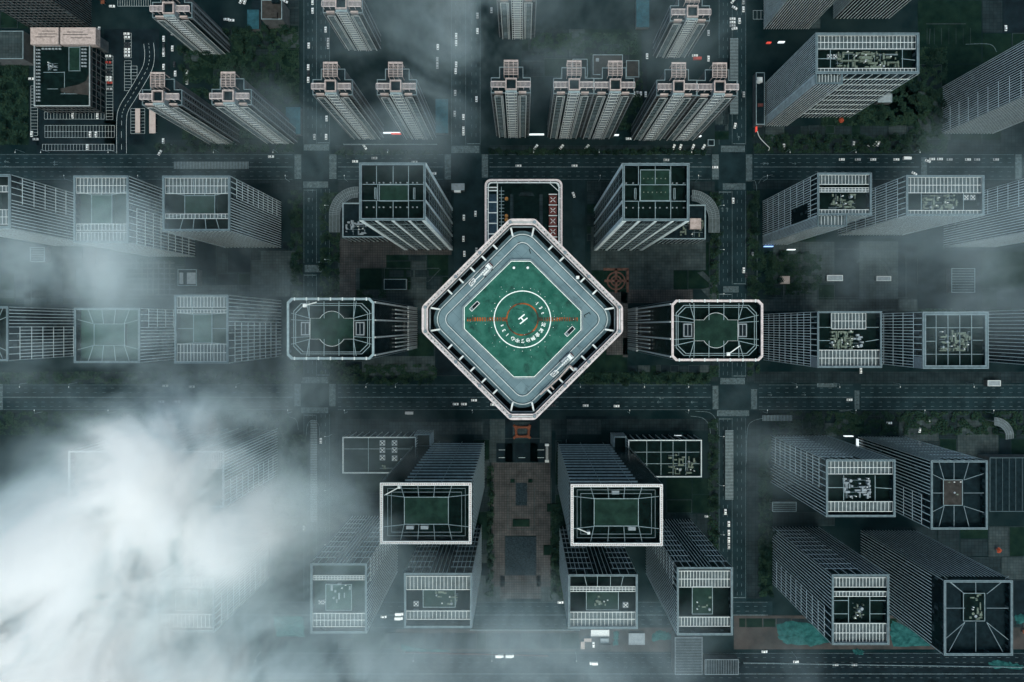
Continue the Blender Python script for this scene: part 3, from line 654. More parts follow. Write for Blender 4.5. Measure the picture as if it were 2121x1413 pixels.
office('tower with square-gridded dark green roof, middle office row right', (1911,646,2048,764), .82, {'W': (22, [(0,1)], 7)}, beams=[(.2,0,.2,1),(.4,0,.4,1),(.6,0,.6,1),(.8,0,.8,1),(0,.25,1,.25),(0,.78,1,.78),(0,.52,.2,.52),(.82,.5,1,.5)], equip=[(.27,.3,.8,.72,44,OLIVE)], rim=RIM, rimw=7, dd=4, panels=[('W',.8,1,.001,.1)])
office('finned tower cut by the right frame edge, middle office row', (2170,640,2300,760), .82, {'W': (18, [], 0)}, core=(.3,.3,.7,.7,GREENR,3), rimw=4)
office('slab with fogged grey fins and bright roof plant, lower right cluster', (1711,952,1855,1071), .818, {'W': (20, [(0,.55)], 9), 'N': (26, [(0,.5)], 9)}, strips=[(0,0,1,.24,17,2),(0,.76,1,.94,17,1)], equip=[(.28,.34,.7,.72,36,LGREY)], rimw=4, beams=[(.26,.27,.26,.74),(.74,.27,.74,.74),(0,.5,.26,.5),(.74,.5,1,.52)])
office('slab with brown worn roof at the far right of the lower cluster', (1928,954,2046,1097), .822, {'W': (24, [(.55,1)], 8), 'N': (24, [(.3,1)], 8)}, core=(.25,.28,.62,.68,BROWNR,2.5), spokes=(3,3,.2), rimw=4, deck=DECKD, equip=[(.3,.3,.6,.66,14,OLIVE)])
office('slab with striped louvre bands on its roof, bottom right cluster', (1723,1190,1842,1336), .808, {'W': (24, [(.55,1)], 10), 'N': (20, [(0,.6)], 10)}, strips=[(0,.03,1,.17,16,1),(0,.24,1,.31,16,1),(0,.72,1,1,16,2)], equip=[(.42,.45,.62,.68,12,OLIVE)], rimw=4, beams=[(.3,.31,.3,.72),(.7,.31,.7,.72),(0,.38,.3,.38),(0,.58,.3,.58),(.7,.38,1,.38),(.7,.58,1,.58)])
office('tall black-glass tower with radial roof beams, bottom right corner', (1955,1202,2098,1358), .803, {'W': (26, [], 0), 'N': (26, [], 0)}, core=(.32,.18,.66,.58,DECKG,2), spokes=(3,3,.5), rimw=4.5, deck=DECKD, equip=[(.42,.2,.62,.56,22,OLIVE)], gl=G2, panels=[('W',.03,.97,.0,.12),('N',.03,.97,.0,.06)])
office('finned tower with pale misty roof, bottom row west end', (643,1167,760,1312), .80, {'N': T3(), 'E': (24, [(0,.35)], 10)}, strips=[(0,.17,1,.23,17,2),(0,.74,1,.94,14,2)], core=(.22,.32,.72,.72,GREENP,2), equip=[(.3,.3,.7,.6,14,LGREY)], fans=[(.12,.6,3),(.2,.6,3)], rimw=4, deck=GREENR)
office('finned tower with two louvre bands, bottom row just west of the square', (837,1187,978,1301), .805, {'N': T3(), 'E': (22, [], 0)}, strips=[(0,.04,1,.3,17,1),(0,.72,1,.88,17,1)], core=(.25,.33,.76,.68,GREENR,2), equip=[(.4,.36,.8,.64,16,OLIVE)], fans=[(.14,.62,3.4),(.14,.78,3.4)], rimw=4)
office('finned tower with green roof maze, bottom row just east of the square', (1177,1190,1321,1303), .805, {'N': T3(), 'W': (22, [], 0)}, strips=[(0,.22,1,.31,20,2),(0,.72,1,1,17,2)], core=(.25,.34,.75,.71,GREENR,2), equip=[(.3,.4,.6,.62,10,OLIVE)], fans=[(.86,.62,3.6),(.86,.8,3.4)], rimw=4, beams=[(.22,0,.26,.22),(.42,0,.42,.22),(.62,0,.62,.22),(.82,0,.78,.22)])
office('finned tower with round roof vents, bottom row east end', (1402,1175,1518,1316), .80, {'N': T3(), 'W': (24, [(0,.35)], 10)}, strips=[(0,.04,1,.29,17,2),(0,.76,1,.9,17,1)], core=(.28,.3,.68,.74,GREENR,2), equip=[(.35,.45,.66,.7,10,OLIVE)], fans=[(.68,.83,2.6),(.76,.83,2.6),(.84,.83,2.6)], rimw=4)
office('finned tower whose foot shows at the top edge, beside the long bus canopy', (1707,-175,1823,-93), .80, {'W': (24, [], 0), 'S': (22, [], 0)}, rimw=4)
office('dark finned tower whose foot shows at the top edge, right of its twin', (1887,-190,2032,-120), .80, {'W': (20, [], 0), 'S': (16, [], 0)}, rimw=4, gl=G2)
office('broad grey tower whose striped side fills the top left corner', (-195,-190,-33,-97), .80, {'E': (16, [], 0), 'S': (14, [(0,1)], 22, .5)}, rimw=4, fin=BEIGE)

# --- centre north building with the rounded rim
def round_rect(x0, y0, x1, y1, r, z, n=6):
    a = W(x0, y0, z); c = W(x1, y1, z); s = (H-z)/F; r *= s
    X0, Y1, X1, Y0 = a[0], a[1], c[0], c[1]; pts = []
    for (cx, cyy, t0) in ((X1-r,Y1-r,0),(X0+r,Y1-r,90),(X0+r,Y0+r,180),(X1-r,Y0+r,270)):
        for i in range(n+1): t = R_(t0+90*i/n); pts.append((cx+r*math.cos(t), cyy+r*math.sin(t)))
    return pts
z = .19*H
root = empty('ring_building', (*W(1085,455,z), 0), 'building with open roof inside a rounded white pipe rim, north of the helipad tower', 'office building')
MB().prism(round_rect(1008,375,1161,548,9,z), 0, z-9).build('glass_walls', G2, root)
MB().prism(round_rect(1009,376,1160,547,8,z), z-9, z-8.8).build('roof_deck', DECKG, root)
MB().ring(round_rect(1004,371,1165,552,13,z), round_rect(1008,375,1161,548,10,z), z-1.2, z).build('rim', PINKW, root)
MB().ring(round_rect(1010,377,1159,546,8,z), round_rect(1012,379,1157,544,7,z), z-1.4, z-.3).build('inner_rail', STEELW, root)
b = MB()
for y in np.arange(388,545,22.5): b.bar(W(1008,y,z),W(1012,y,z),.35,z-.9,z-.4); b.bar(W(1157,y,z),W(1162,y,z),.35,z-.9,z-.4)
for x in np.arange(1028,1150,22.5): b.bar(W(x,374,z),W(x,378,z),.35,z-.9,z-.4)
b.bar(W(1138,378,z),W(1158,396,z),.35,z-1.5,z-1.1); b.bar(W(1152,378,z),W(1159,389,z),.3,z-1.5,z-1.1); b.build('rim_struts', STEELW, root)
b = MB(); b.bar(W(1030,377,z),W(1030,546,z),.6,z-1.9,z-1.4)
for y in (387.5,394,418,440,462,484,506): b.bar(W(1012,y,z),W(1030,y,z),.7,z-1.8,z-1.35)
b.build('west_ladder_frame', STEELW, root)
b = MB(); b.bar(W(1038,384,z),W(1038,546,z),.35,z-5,z-4.6)
for k in range(22): y = 393+7.2*k; b.bar(W(1033,y,z),W(1044,y,z),.3,z-4.6,z-4.3)
b.build('pipe_rack', STEEL, root)
MB().box(*W(1012,400,z),z-8.8,*W(1029,520,z),z-4).build('skylight', mat('blue_skylight_glass',(.02,.04,.06),.2,0,var=.3,scale=.6), root)
b = MB(); b.box(*W(1056,398,z),z-8.8,*W(1063,545,z),z-8); b.box(*W(1118,398,z),z-8.8,*W(1125,545,z),z-8); b.prism([W(1079,393,z),W(1103,393,z),W(1107,401,z),W(1074,401,z)],z-8.8,z-7.5); b.build('roof_kerbs', PAVED, root)
for k in range(6):
    y = 411+22.3*k
    u = MB().box(*W(1138,y-9,z),z-8.8,*W(1154,y+9,z),z-5).build('red_cooling_unit', REDM, root)
    c = W(1146,y,z); b = MB()
    for a in range(4): t = R_(45+90*a); b.bar((c[0]+.4*math.cos(t),c[1]+.4*math.sin(t)),(c[0]+2.2*math.cos(t),c[1]+2.2*math.sin(t)),.35,z-5,z-4.8)
    b.build('fan_guard', STEELW, u)
b = MB()
for k in range(6): y = 400+22.3*k; b.bar(W(1137,y,z),W(1155,y,z),.5,z-4.6,z-4.2)
b.build('unit_rails', STEELW, root)
b = MB()
for (x, y) in ((1048.5,408),(1048.5,444),(1048.5,452)): c = W(x,y,z); b.cyl(c[0],c[1],z-8.8,z-6,1.2,10)
b.build('copper_tanks', mat('copper_tank',(.20,.10,.035),.5,.3,var=.3,scale=1), root)

# ------------------------------------------------------------------ residential towers
def resi(label, cx, yc, r, xl=42, xr=40, group='cream-topped apartment towers', sideE=True):
    z = (1-r)*H
    s = (H-z)/F
    ox, oy = W(cx, yc, z)
    root = empty('apartment_tower', (ox, oy, 0), label, 'apartment tower', group)
    def q(dx, dy): return ox+dx*s, oy-dy*s
    def bx(b, x0, y0, x1, y1, z0, z1): p = q(x0,y0); c = q(x1,y1); b.box(p[0],c[1],z0,c[0],p[1],z1)
    b = MB(); bx(b,-xl,-18,xr,14,0,z-.8); bx(b,-24,-40,24,-17.9,0,z-.8); b.build('wall', BEIGE, root)
    b = MB(); bx(b,-xl+1,-17,xr-1,13,z-.8,z-.5); bx(b,-23,-39,23,-17,z-.8,z-.52); b.build('roof', DECKD, root)
    b = MB(); e = .8                     # parapets
    for (x0,y0,x1,y1) in ((-xl,-18,-24-e,-18+e),(24+e,-18,xr,-18+e),(-xl,-18+e,-xl+e,14-e),(xr-e,-18+e,xr,14-e),(-xl,14-e,xr,14),(-24-e,-40,-24,-18+e),(24,-40,24+e,-18+e),(-24,-40,24,-40+e)): bx(b,x0,y0,x1,y1,z-.8,z+.5)
    b.build('parapet', STEEL, root)
    # core lift tower
    b = MB(); bx(b,-11.7,-10,11.7,18,0,z+5); b.build('lift_tower', LGREY, root)
    b = MB(); e = 2.2; c0, c1 = -11.7, 11.7
    bx(b,c0,-10,c1,-10+e,z+5,z+7); bx(b,c0,14-e,c1,14,z+5,z+7); bx(b,c0,-10+e,c0+e,14-e,z+5,z+7); bx(b,c1-e,-10+e,c1,14-e,z+5,z+7); b.build('lift_tower_crown', CREAM, root)
    b = MB(); bx(b,c0+e,-10+e,c1-e,14-e,z+5,z+5.1); b.build('lift_tower_well', DECKD, root)
    b = MB(); bx(b,c0,14,c1,18,z+5,z+5.3); b.build('lift_tower_ledge', STEEL, root)
    # core south face: slabs and window slots
    b = MB(); ys = oy-18*s
    n = 18
    for i in range(n):
        zz = (z+3)*(1-i/n); b.box(ox-11.7*s, ys-.35, zz-.35, ox+11.7*s, ys, zz)
    for dx in (-11.7,-7.2,7.2,11.7): b.box(ox+dx*s-.22, ys-.4, 0, ox+dx*s+.22, ys, z+4.9)
    b.build('storey_bands', STEELW, root)
    b = MB()
    for i in range(n):
        zz = (z+3)*(1-i/n)
        for sx in (-1,1):
            xa = ox+sx*7.8*s; xb = ox+sx*11*s; b.box(min(xa,xb), ys-.06, zz-3.4, max(xa,xb), ys+.1, zz-.7)
    b.build('slot_glazing', G2, root)
    # side bays
    for (a, c) in ((-34.5,-18),(15.5,31)):
        b = MB(); bx(b,a,13.9,c,17.2,0,z-2); o = b.build('bay', G1, root)
        b = MB(); bx(b,a,11,c,14.5,z-2,z+1.2); b.build('bay_cap', CREAM, o)
        b = MB(); yy = oy-17.2*s
        for i in range(30): zz = (z-2)*(1-i/30); b.box(ox+a*s, yy-.16, zz-.2, ox+c*s, yy, zz)
        b.build('balcony_rails', STEEL, o)
        b = MB()
        for dx in (a, c, a+3 if a > 0 else c-3): b.box(ox+dx*s-.28, yy-.4, 0, ox+dx*s+.28, yy-.16, z-1.5)
        b.box(ox+a*s, yy-.4, z-2, ox+c*s, yy-.16, z-1.5)
        b.build('bay_frame', STEELW, o)
    b = MB(); yq = oy-14*s  # shade of deep recesses, put in as flat dark strips beside core and bay
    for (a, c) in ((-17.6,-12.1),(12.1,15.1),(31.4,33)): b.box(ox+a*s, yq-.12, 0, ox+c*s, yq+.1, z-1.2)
    b.build('recess_shade_strips', G2, root)
    # balcony slots on the outer strips of the south face, windows on the sides
    b = MB(); yw = oy-14*s
    for i in range(30):
        zz = (z-3)*(1-i/30)-.5
        for (a, c) in ((-xl+2,-35.5),(32,xr-2),(-17,-12.6),(12.6,14.7)): b.box(ox+a*s, yw-.06, zz-1.7, ox+c*s, yw+.1, zz)
    tag(b.build('window_glazing', G2, root), kind='stuff')
    b = MB()
    for i in range(26):
        zz = (z-4)*(1-i/26)-.5
        for sx, xx in ((-1, ox-xl*s), (1, ox+xr*s)):
            for (a, c) in ((-14,-9),(0,3),(6,10)):
                b.box(xx-.06, oy-c*s, zz-1.7, xx+.06, oy-a*s, zz)
            xn = ox+sx*24*s
            b.box(xn-.06, oy+22*s, zz-1.7, xn+.06, oy+27*s, zz)
    tag(b.build('side_glazing', G2, root), kind='stuff')
    b = MB()
    for sx, xx in ((-1, ox-xl*s), (1, ox+xr*s)):
        for dy in (-17.2,-4,13.2): b.box(xx-.2, oy-dy*s-.3, 0, xx+.2, oy-dy*s+.3, z-.8)
    b.build('corner_ribs', LGREY, root)
    # rooftop crossbar pergola
    zc = z+3.5; b = MB()
    for sg, xe in ((-1, xl), (1, xr)):
        a, c = (-xe+.5, -11.8) if sg < 0 else (11.8, xe-.5)
        bx(b,a,-6.5,c,-5.2,zc,zc+.6); bx(b,a,5,c,6.3,zc,zc+.6)
        n = 11
        for i in range(n+1): x = a+(c-a)*i/n; bx(b,x-.42,-5.2,x+.42,5,zc,zc+.5)
        for x in (a+2, (a+c)/2, c-1): bx(b,x-.6,4.9,x+.6,6.2,z-.5,zc)
    b.build('roof_pergola', PINKW, root)
    # tall frame at the north end
    zp = z+6; b = MB()
    for x in (-14.5,-5,4.5,14): bx(b,x-.6,-44,x+.6,-17,zp,zp+.6)
    for i in range(9): y = -43.5+i*3.3; bx(b,-14.5,y-.42,14,y+.42,zp+.02,zp+.55)
    bx(b,-15,-47,14.6,-43.5,zp,zp+.65)
    for x in (-14.5,-5,4.5,14):
        for y in (-17.8,-44): bx(b,x-.6,y,x+.6,y+1.2,z-.5,zp)
    b.build('crown_pergola', CREAM, root)
    return root
RT = [('apartment tower at the top left corner, beside the car park ramp', 358,23,.885),
 ('apartment tower in clear air above the car park, west of its neighbour', 337,204,.83),
 ('apartment tower just west of the blue sheet roof, upper left', 481,203,.83),
 ('mist-wrapped apartment tower at the top, west of the middle street', 711,13,.885),
 ('misty apartment tower with pale crown, west of the northern middle street', 690,183,.815),
 ('misty apartment tower beside the long blue roof, middle street side', 823,183,.815),
 ('lone apartment tower directly north of the helipad tower', 1059,179,.815),
 ('west half of the twin apartment towers north-east of the helipad tower', 1188,180,.812),
 ('east half of the twin apartment towers north-east of the helipad tower', 1272,180.5,.812),
 ('west half of the twin apartment towers beside the long bus canopy', 1401.5,184,.812),
 ('east half of the twin apartment towers beside the long bus canopy', 1485,184.5,.812),
 ('apartment tower at the top edge, behind the twin towers by the bus canopy', 1430,30,.885),
 ('apartment tower cut by the top edge under thin cloud, straight north', 1071,-14,.885)]
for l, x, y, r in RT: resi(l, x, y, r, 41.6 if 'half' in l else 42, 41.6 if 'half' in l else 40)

# ------------------------------------------------------------------ helipad tower
CX, CY = 1082.0, 661.5
ZT = 339.0
def PT(dx, dy, z): return W(CX+dx, CY+dy, z)
def octa(Rr, c, z, rho=0, n=5):
    base = [(Rr,-c),(Rr,c),(c,Rr),(-c,Rr),(-Rr,c),(-Rr,-c),(-c,-Rr),(c,-Rr)]
    return roundpoly(base, rho, z, n)
def diam(tip, rho, z, n=10):
    T = tip+rho*.4142
    return roundpoly([(T,0),(0,T),(-T,0),(0,-T)], rho, z, n)
def roundpoly(base, rho, z, n):
    out = []; k = len(base)
    for i in range(k):
        p = Vector(base[i]); a = (Vector(base[i-1])-p).normalized(); c = (Vector(base[(i+1)%k])-p).normalized()
        if rho <= 0: out.append(PT(p.x, p.y, z)); continue
        half = math.acos(max(-1,min(1,a.dot(c))))/2; t = rho/math.tan(half); ctr = p+(a+c).normalized()*(rho/math.sin(half))
        s0 = p+a*t-ctr; s1 = p+c*t-ctr; a0 = math.atan2(s0.y,s0.x); a1 = math.atan2(s1.y,s1.x); d = (a1-a0+math.pi)%(2*math.pi)-math.pi
        for j in range(n+1): th = a0+d*j/n; out.append(PT(ctr.x+rho*math.cos(th), ctr.y+rho*math.sin(th), z))
    return out
root = empty('helipad_tower', (*PT(0,0,ZT), 0), 'tallest tower, diamond plan with green rooftop helipad inside a white rim', 'skyscraper')
sk = MB().prism(octa(203,26,ZT,12), 0, ZT-14).build('glass_walls', G1, root)
ZD = ZT-5.0
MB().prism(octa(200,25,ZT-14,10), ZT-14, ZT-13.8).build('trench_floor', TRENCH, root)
MB().ring(octa(207,26,ZT,13), octa(204,25.7,ZT,12), ZT-20, ZT-1.2).build('crown_screen', G1, root)
b = MB(); b.ring(octa(208.5,26.5,ZT,14), octa(203.5,25.8,ZT,12), ZT-1.2, ZT); b.build('crown_rim', PINKW, root)
b = MB(); b.ring(octa(202.6,25.6,ZT,12), octa(201.0,25.3,ZT,11), ZT-1.5, ZT-.3); b.build('rim_groove_rail', STEELW, root)
b = MB(); b.ring(octa(199.6,25.1,ZT,11), octa(196.4,24.7,ZT,10), ZT-1.6, ZT-.5); b.build('inner_rim', PINKW, root)
b = MB(); b.ring(octa(195.6,24.6,ZT,10), octa(193,24.3,ZT,9), ZT-3.6, ZT-3.2); b.build('maintenance_gutter', STEELD, root)
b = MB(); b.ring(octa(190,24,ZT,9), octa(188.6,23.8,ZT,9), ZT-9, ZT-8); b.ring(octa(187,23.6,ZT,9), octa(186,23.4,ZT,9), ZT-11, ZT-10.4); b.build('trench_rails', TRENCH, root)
# deck
MB().prism(diam(183.5,42,ZD), ZT-13.8, ZD-1.4).build('deck_drum', DECKE, root)
MB().prism(diam(183.5,42,ZD), ZD-1.4, ZD-.3).build('deck_edge', DECKE, root)
MB().prism(diam(178,37,ZD), ZD-.3, ZD).build('deck', DECKB, root)
b = MB()
for tip, rho in ((175.5,35),(158.5,18)):
    b.ring(diam(tip+.9,rho+.9,ZD), diam(tip-.2,rho-.2,ZD), ZD, ZD+.3)
b.build('crane_rail', STEELW, root)
b = MB()
for tip, rho in ((173.6,33.6),(156.4,16.6)): b.ring(diam(tip+.5,rho+.5,ZD), diam(tip-.2,rho-.2,ZD), ZD, ZD+.1)
b.build('rail_groove', TRENCH, root)
# struts from deck to rim
def lerp(a, c, t): return (a[0]+(c[0]-a[0])*t, a[1]+(c[1]-a[1])*t)
corners = [(26,-208),(208,-26),(208,26),(26,208),(-26,208),(-208,26),(-208,-26),(-26,-208)]
k = 0
for i in (0, 2, 4, 6):
    a, c = corners[i], corners[i+1]; d = (c[0]-a[0], c[1]-a[1]); L = math.hypot(*d); nrm = (d[1]/L, -d[0]/L)
    if nrm[0]*(a[0]+c[0])+nrm[1]*(a[1]+c[1]) < 0: nrm = (-nrm[0], -nrm[1])
    ts = (.24,.37,.50,.63,.76)
    if i == 0: ts = (.25,.38,.62,.76)
    for t in ts:
        p = lerp(a, c, t); p0 = (p[0]-nrm[0]*11, p[1]-nrm[1]*11); p1 = (p[0]-nrm[0]*24, p[1]-nrm[1]*24)
        MB().bar(PT(*p0,ZT), PT(*p1,ZT), .55, ZT-3.4, ZT-2.6).build('strut', STEELW, root)
for sx in (-1, 1):
    for sy in (-1, 1):
        MB().bar(PT(sx*24,sy*192,ZT), PT(sx*20,sy*174,ZT), .55, ZT-3.4, ZT-2.6).build('strut', STEELW, root)
        MB().bar(PT(sx*192,sy*24,ZT), PT(sx*173,sy*21,ZT), .55, ZT-3.4, ZT-2.6).build('strut', STEELW, root)
# bollard-like knuckles on the rim
b = MB()
for i in range(4):
    a, c = corners[2*i], corners[2*i+1]
    for t in (0, .36, .64, 1): p = lerp(a, c, t); p = (p[0]*.968, p[1]*.968); w = PT(*p,ZT); MB().cyl(w[0],w[1],ZT-1.4,ZT+.2,.55,10).build('rim_stud', STEELD, root)
b = MB()
for i in range(4):
    a, c = corners[2*i], corners[2*i+1]
    for j in range(1, 26): p = lerp(a, c, j/26); p = (p[0]*.972, p[1]*.972); w = PT(*p,ZT); b.cyl(w[0],w[1],ZT-.5,ZT-.2,.17,6)
b.build('rim_bolts', TRENCH, root)
# broken frame near the south-east crane
b = MB()
for (p, q) in (((78,122),(100,97)),((100,97),(108,105)),((60,140),(66,147)),((37,158),(78,122))): b.bar(PT(*p,ZT), PT(*q,ZT), .45, ZT-3.2, ZT-2.5)
b.build('service_frame', CREAM, root)
b = MB(); w = PT(104,101,ZT)
for (x, y) in ((115,100),(118,-88)):
    w = PT(x-3 if y > 0 else x-2,y+5 if y > 0 else y,ZT); b.box(w[0]-.5,w[1]-.45,ZT-9,w[0]+.5,w[1]+.45,ZT-2.2)
b.build('white_box', WHITEM, root)
# helipad
ZP = ZD+1.0
padp = [(123,-17),(123,22),(25,121),(-18,121),(-122,20),(-122,-25),(-23,-122),(17,-122)]
def P8(f, z, pts=padp): return [PT(x*f, y*f, z) for x, y in pts]
pad = MB().prism(P8(1,ZP), ZD, ZP).build('helipad', PADG, root)
MB().ring(P8(1.022,ZP), P8(1.0,ZP), ZD, ZP+.15).build('pad_gutter', STEELD, pad)
MB().ring(P8(.992,ZP), P8(.980,ZP), ZP, ZP+.03).build('pad_edge_line', WLINE, pad)
def circ(rp, n=72): return [PT(rp*math.cos(2*math.pi*i/n), rp*math.sin(2*math.pi*i/n), ZP) for i in range(n)]
MB().ring(circ(59.6), circ(57.6), ZP, ZP+.03).build('white_circle', WLINE, pad)
MB().ring(circ(34.0), circ(31.2), ZP, ZP+.03).build('orange_circle', OLINE, pad)
b = MB()
for sx in (-1, 1):
    for i in range(16):
        x = sx*(34.5+5.15*i); a = PT(x, -4, ZP); c = PT(x+sx*3.0*(1 if i else 1.4), 4, ZP); b.box(a[0],a[1],ZP+.03,c[0],c[1],ZP+.06)
b.build('dash_marking', OLINE, pad)
b = MB(); th = R_(39); up = Vector((math.cos(th), -math.sin(th))); rt = Vector((math.sin(th), math.cos(th)))
def hp(u, v): p = up*u+rt*v; return PT(p.x-.2, p.y-.3, ZP)
b.bar(hp(-10,4.7),hp(10,4.7),.40,ZP,ZP+.035); b.bar(hp(-6.5,-4.7),hp(10,-4.7),.40,ZP,ZP+.035); b.bar(hp(0,-4.7),hp(0,4.7),.42,ZP+.002,ZP+.04)
b.build('letter_h', WLINE, pad)
chars = [('1',47),('3',32),('t',17),('汉',-14),('峪',-31),('金',-46),('融',-61),('商',-75),('务',-89),('中',-103),('心',-116),('1',-134),('3',-149),('t',-163)]
sp = (H-ZP)/F
for ch, ang in chars:
    cu = bpy.data.curves.new('pad_lettering', 'FONT'); cu.body = ch; cu.size = 10.2*sp*(1.0 if ch in '13t' else .92); cu.align_x = 'CENTER'; cu.align_y = 'CENTER'; cu.offset = .03
    tmp = bpy.data.objects.new('tmp', cu); col.objects.link(tmp); dg = bpy.context.evaluated_depsgraph_get()
    me = bpy.data.meshes.new_from_object(tmp.evaluated_get(dg)); bpy.data.objects.remove(tmp)
    o = bpy.data.objects.new('pad_lettering', me); col.objects.link(o); me.materials.clear(); me.materials.append(WLINE); o.parent = pad
    c = PT(0,0,ZP); o.location = (c[0]+44.4*sp*math.cos(R_(ang))-root.location.x, c[1]+44.4*sp*math.sin(R_(ang))-root.location.y, ZP+.03)
    o.rotation_euler = (0, 0, R_(ang-90))
# hatches on the pad
for (x, y, L, wd) in ((-99,-27,24,8),(98,25,24,9)):
    th = R_(45); u = Vector((math.cos(th), -math.sin(th))); v = Vector((math.sin(th), math.cos(th)))
    def hq(a, c2, z=ZP): return PT(x+u.x*a+v.x*c2, y+u.y*a+v.y*c2, z)
    h = MB().prism([hq(-L/2,-wd/2),hq(L/2,-wd/2),hq(L/2,wd/2),hq(-L/2,wd/2)], ZP, ZP+.5).build('stair_hatch', STEELW, pad)
    MB().prism([hq(-L/2+1.2,-wd/2+1.2),hq(L/2-1.2,-wd/2+1.2),hq(L/2-1.2,wd/2-1.2),hq(-L/2+1.2,wd/2-1.2)], ZP+.5, ZP+.54).build('hatch_opening', TRENCH, h)
    b = MB()
    for j in range(4): b.bar(hq(-L/2+2+j*1.5,-wd/2+1.2),hq(-L/2+2+j*1.5,wd/2-1.2),.1,ZP+.54,ZP+.6)
    b.build('stair_treads', STEEL, h)
for x in (-17.5, 11): 
    w = PT(x, -106, ZP); o = MB().cyl(w[0],w[1],ZP,ZP+1.1,.35,10).build('lamp_post', STEELW, pad); MB().cyl(w[0],w[1],ZP+1.1,ZP+1.4,.42,14).build('lamp_cap', WHITEM, o)
b = MB(); r2 = random.Random(3)
for a in range(24):
    t = R_(a*15); w = PT(66*math.cos(t),66*math.sin(t),ZP); b.cyl(w[0],w[1],ZP,ZP+.15,.11,8)
for _ in range(40):
    x = r2.uniform(-110,110); y = r2.uniform(-1,1)*(115-abs(x)); w = PT(x,y,ZP); b.cyl(w[0],w[1],ZP,ZP+.1,r2.uniform(.05,.1),6)
b.build('deck_studs', WLINE, pad)
b = MB()
for (x,y,x2,y2) in ((128,-8,138,-14),(138,-14,141,-10),(128,-8,130,-4),(14,-146,17,-136),(-10,-158,-4,-160)): b.tube((*PT(x,y,ZD),ZD+.1),(*PT(x2,y2,ZD),ZD+.12),.12)
b.build('loose_cable', TRENCH, root)

def crane(label, cx, cyy, dirv):
    root = empty('window_cleaning_crane', (*PT(cx,cyy,ZD), ZD), label, 'roof crane', 'window-cleaning cranes on the helipad tower roof')
    u = Vector((-.7071,.7071)); v = Vector((.7071,.7071))*dirv       # u: boom direction (towards lower left), v: across
    def q(a, c2): return PT(cx+u.x*a+v.x*c2, cyy+u.y*a+v.y*c2, ZD+2)
    def pr(a0,a1,c0,c1,z0,z1,n,m,parent=root): return MB().prism([q(a0,c0),q(a1,c0),q(a1,c1),q(a0,c1)], ZD+z0, ZD+z1).build(n,m,parent)
    pr(-10,14,-7,7,.3,1.0,'chassis',LGREY)
    b = MB()
    for a in (-8,12):
        for c2 in (-6,6): w = q(a,c2); b.cyl(w[0],w[1],ZD,ZD+.5,.45,10)
    b.build('wheels', TRENCH, root)
    cab = pr(-13,-2,-5,6,1.0,3.2,'cab',WHITEM)
    pr(-12.2,-10.4,-3.8,4.8,3.2,3.25,'cab_vent',STEELD,cab); pr(-4,-2.2,-4,5,3.2,3.26,'cab_edge',STEEL,cab)
    pr(-15.5,-13,-4,5,1.0,2.4,'counterweight',REDM)
    pr(-2,12,-5.6,-2.2,1.0,2.0,'winch_housing',WHITEM)
    pr(4,9,2.8,6,1.0,2.2,'motor_box',LGREY)
    MB().prism([q(-2,-1.6),q(18,-1.4),q(18,1.6),q(-2,1.8)], ZD+2.6, ZD+3.7).build('boom', WHITEM, root)
    MB().prism([q(18,-.9),q(36,-.5),q(36,1.1),q(18,1.2)], ZD+2.9, ZD+3.5).build('boom_tip', WHITEM, root)
    b = MB()
    for a in (2,7,12,17): b.bar(q(a,-2.8),q(a,3),.16,ZD+3.7,ZD+3.9)
    b.build('boom_collars', STEEL, root)
    c0 = [q(33,-1),q(47,-2),q(46,6),q(31,7)]
    b = MB()
    for i in range(4): b.tube((*c0[i],ZD+1.2),(*c0[(i+1)%4],ZD+1.2),.13)
    b.tube((*c0[0],ZD+1.2),(*c0[2],ZD+1.2),.1); b.tube((*c0[1],ZD+1.2),(*c0[3],ZD+1.2),.1); b.tube((*q(36,.3),ZD+3.2),(*q(44,2),ZD+1.3),.12)
    b.build('cradle', WHITEM, root)
    MB().prism([q(37,1.5),q(45,1),q(44.5,4.8),q(36,5.2)], ZD+.3, ZD+.7).build('cradle_floor', TRENCH, root)
crane('white window-cleaning crane on the north-west edge of the helipad tower', -74.5, -103, -1)
crane('white window-cleaning crane on the south-east edge of the helipad tower', 92.5, 83, 1)

# ------------------------------------------------------------------ left car-park block and small buildings
root = office('low block with white outlined garden roof above the car park, upper left', (70,89,186,220), .965, {'E': (10,[(0,1)],3,.5), 'S': (12,[(0,1)],3,.5)}, rim=STEELW, rimw=1.6, dd=2.4, deck=DECKG, gl=G2, fin=BEIGE, name='garden_roof_block', group='low podium buildings', cat='office block',
    core=(.62,.05,.83,.44,GREENR,1.6), equip=[(.22,.3,.4,.42,5,LGREY)], beams=[(.52,.44,.52,.8),(.13,.45,.52,.45),(.45,.8,1,.8),(.2,.72,.4,.72)])
z = .035*H
for (xs_, ys_) in (((76,82),range(104,216,7)),(range(90,130,7),(96,102)),((166,172,178),range(96,142,7))):
    for x_ in xs_:
        for y_ in ys_: a_ = W(x_,y_,z-2); MB().box(a_[0]-.85,a_[1]-.55,z-2.1,a_[0]+.85,a_[1]+.55,z-1.1).build('air_unit', LGREY, root)
b = MB(); b.prism([W(182,148,z),W(186,196,z),W(124,190,z),W(122,182,z),W(160,174,z),W(176,166,z)], z-2.1, z-1.6); b.build('brown_roof_patch', BROWNR, root)
z = 22; root = empty('entrance_canopy', (*W(130,75,z),0), 'salmon stone entrance canopy with slots below the striped corner tower', 'entrance canopy')
for x0, x1 in ((63,121),(125,198)): MB().box(*W(x0,57,z),z-6,*W(x1,92,z),z).build('canopy_slab', CREAM, root)
MB().box(*W(121,59,z),0,*W(125,90,z),z-2).build('glazed_gap', G1, root)
b = MB()
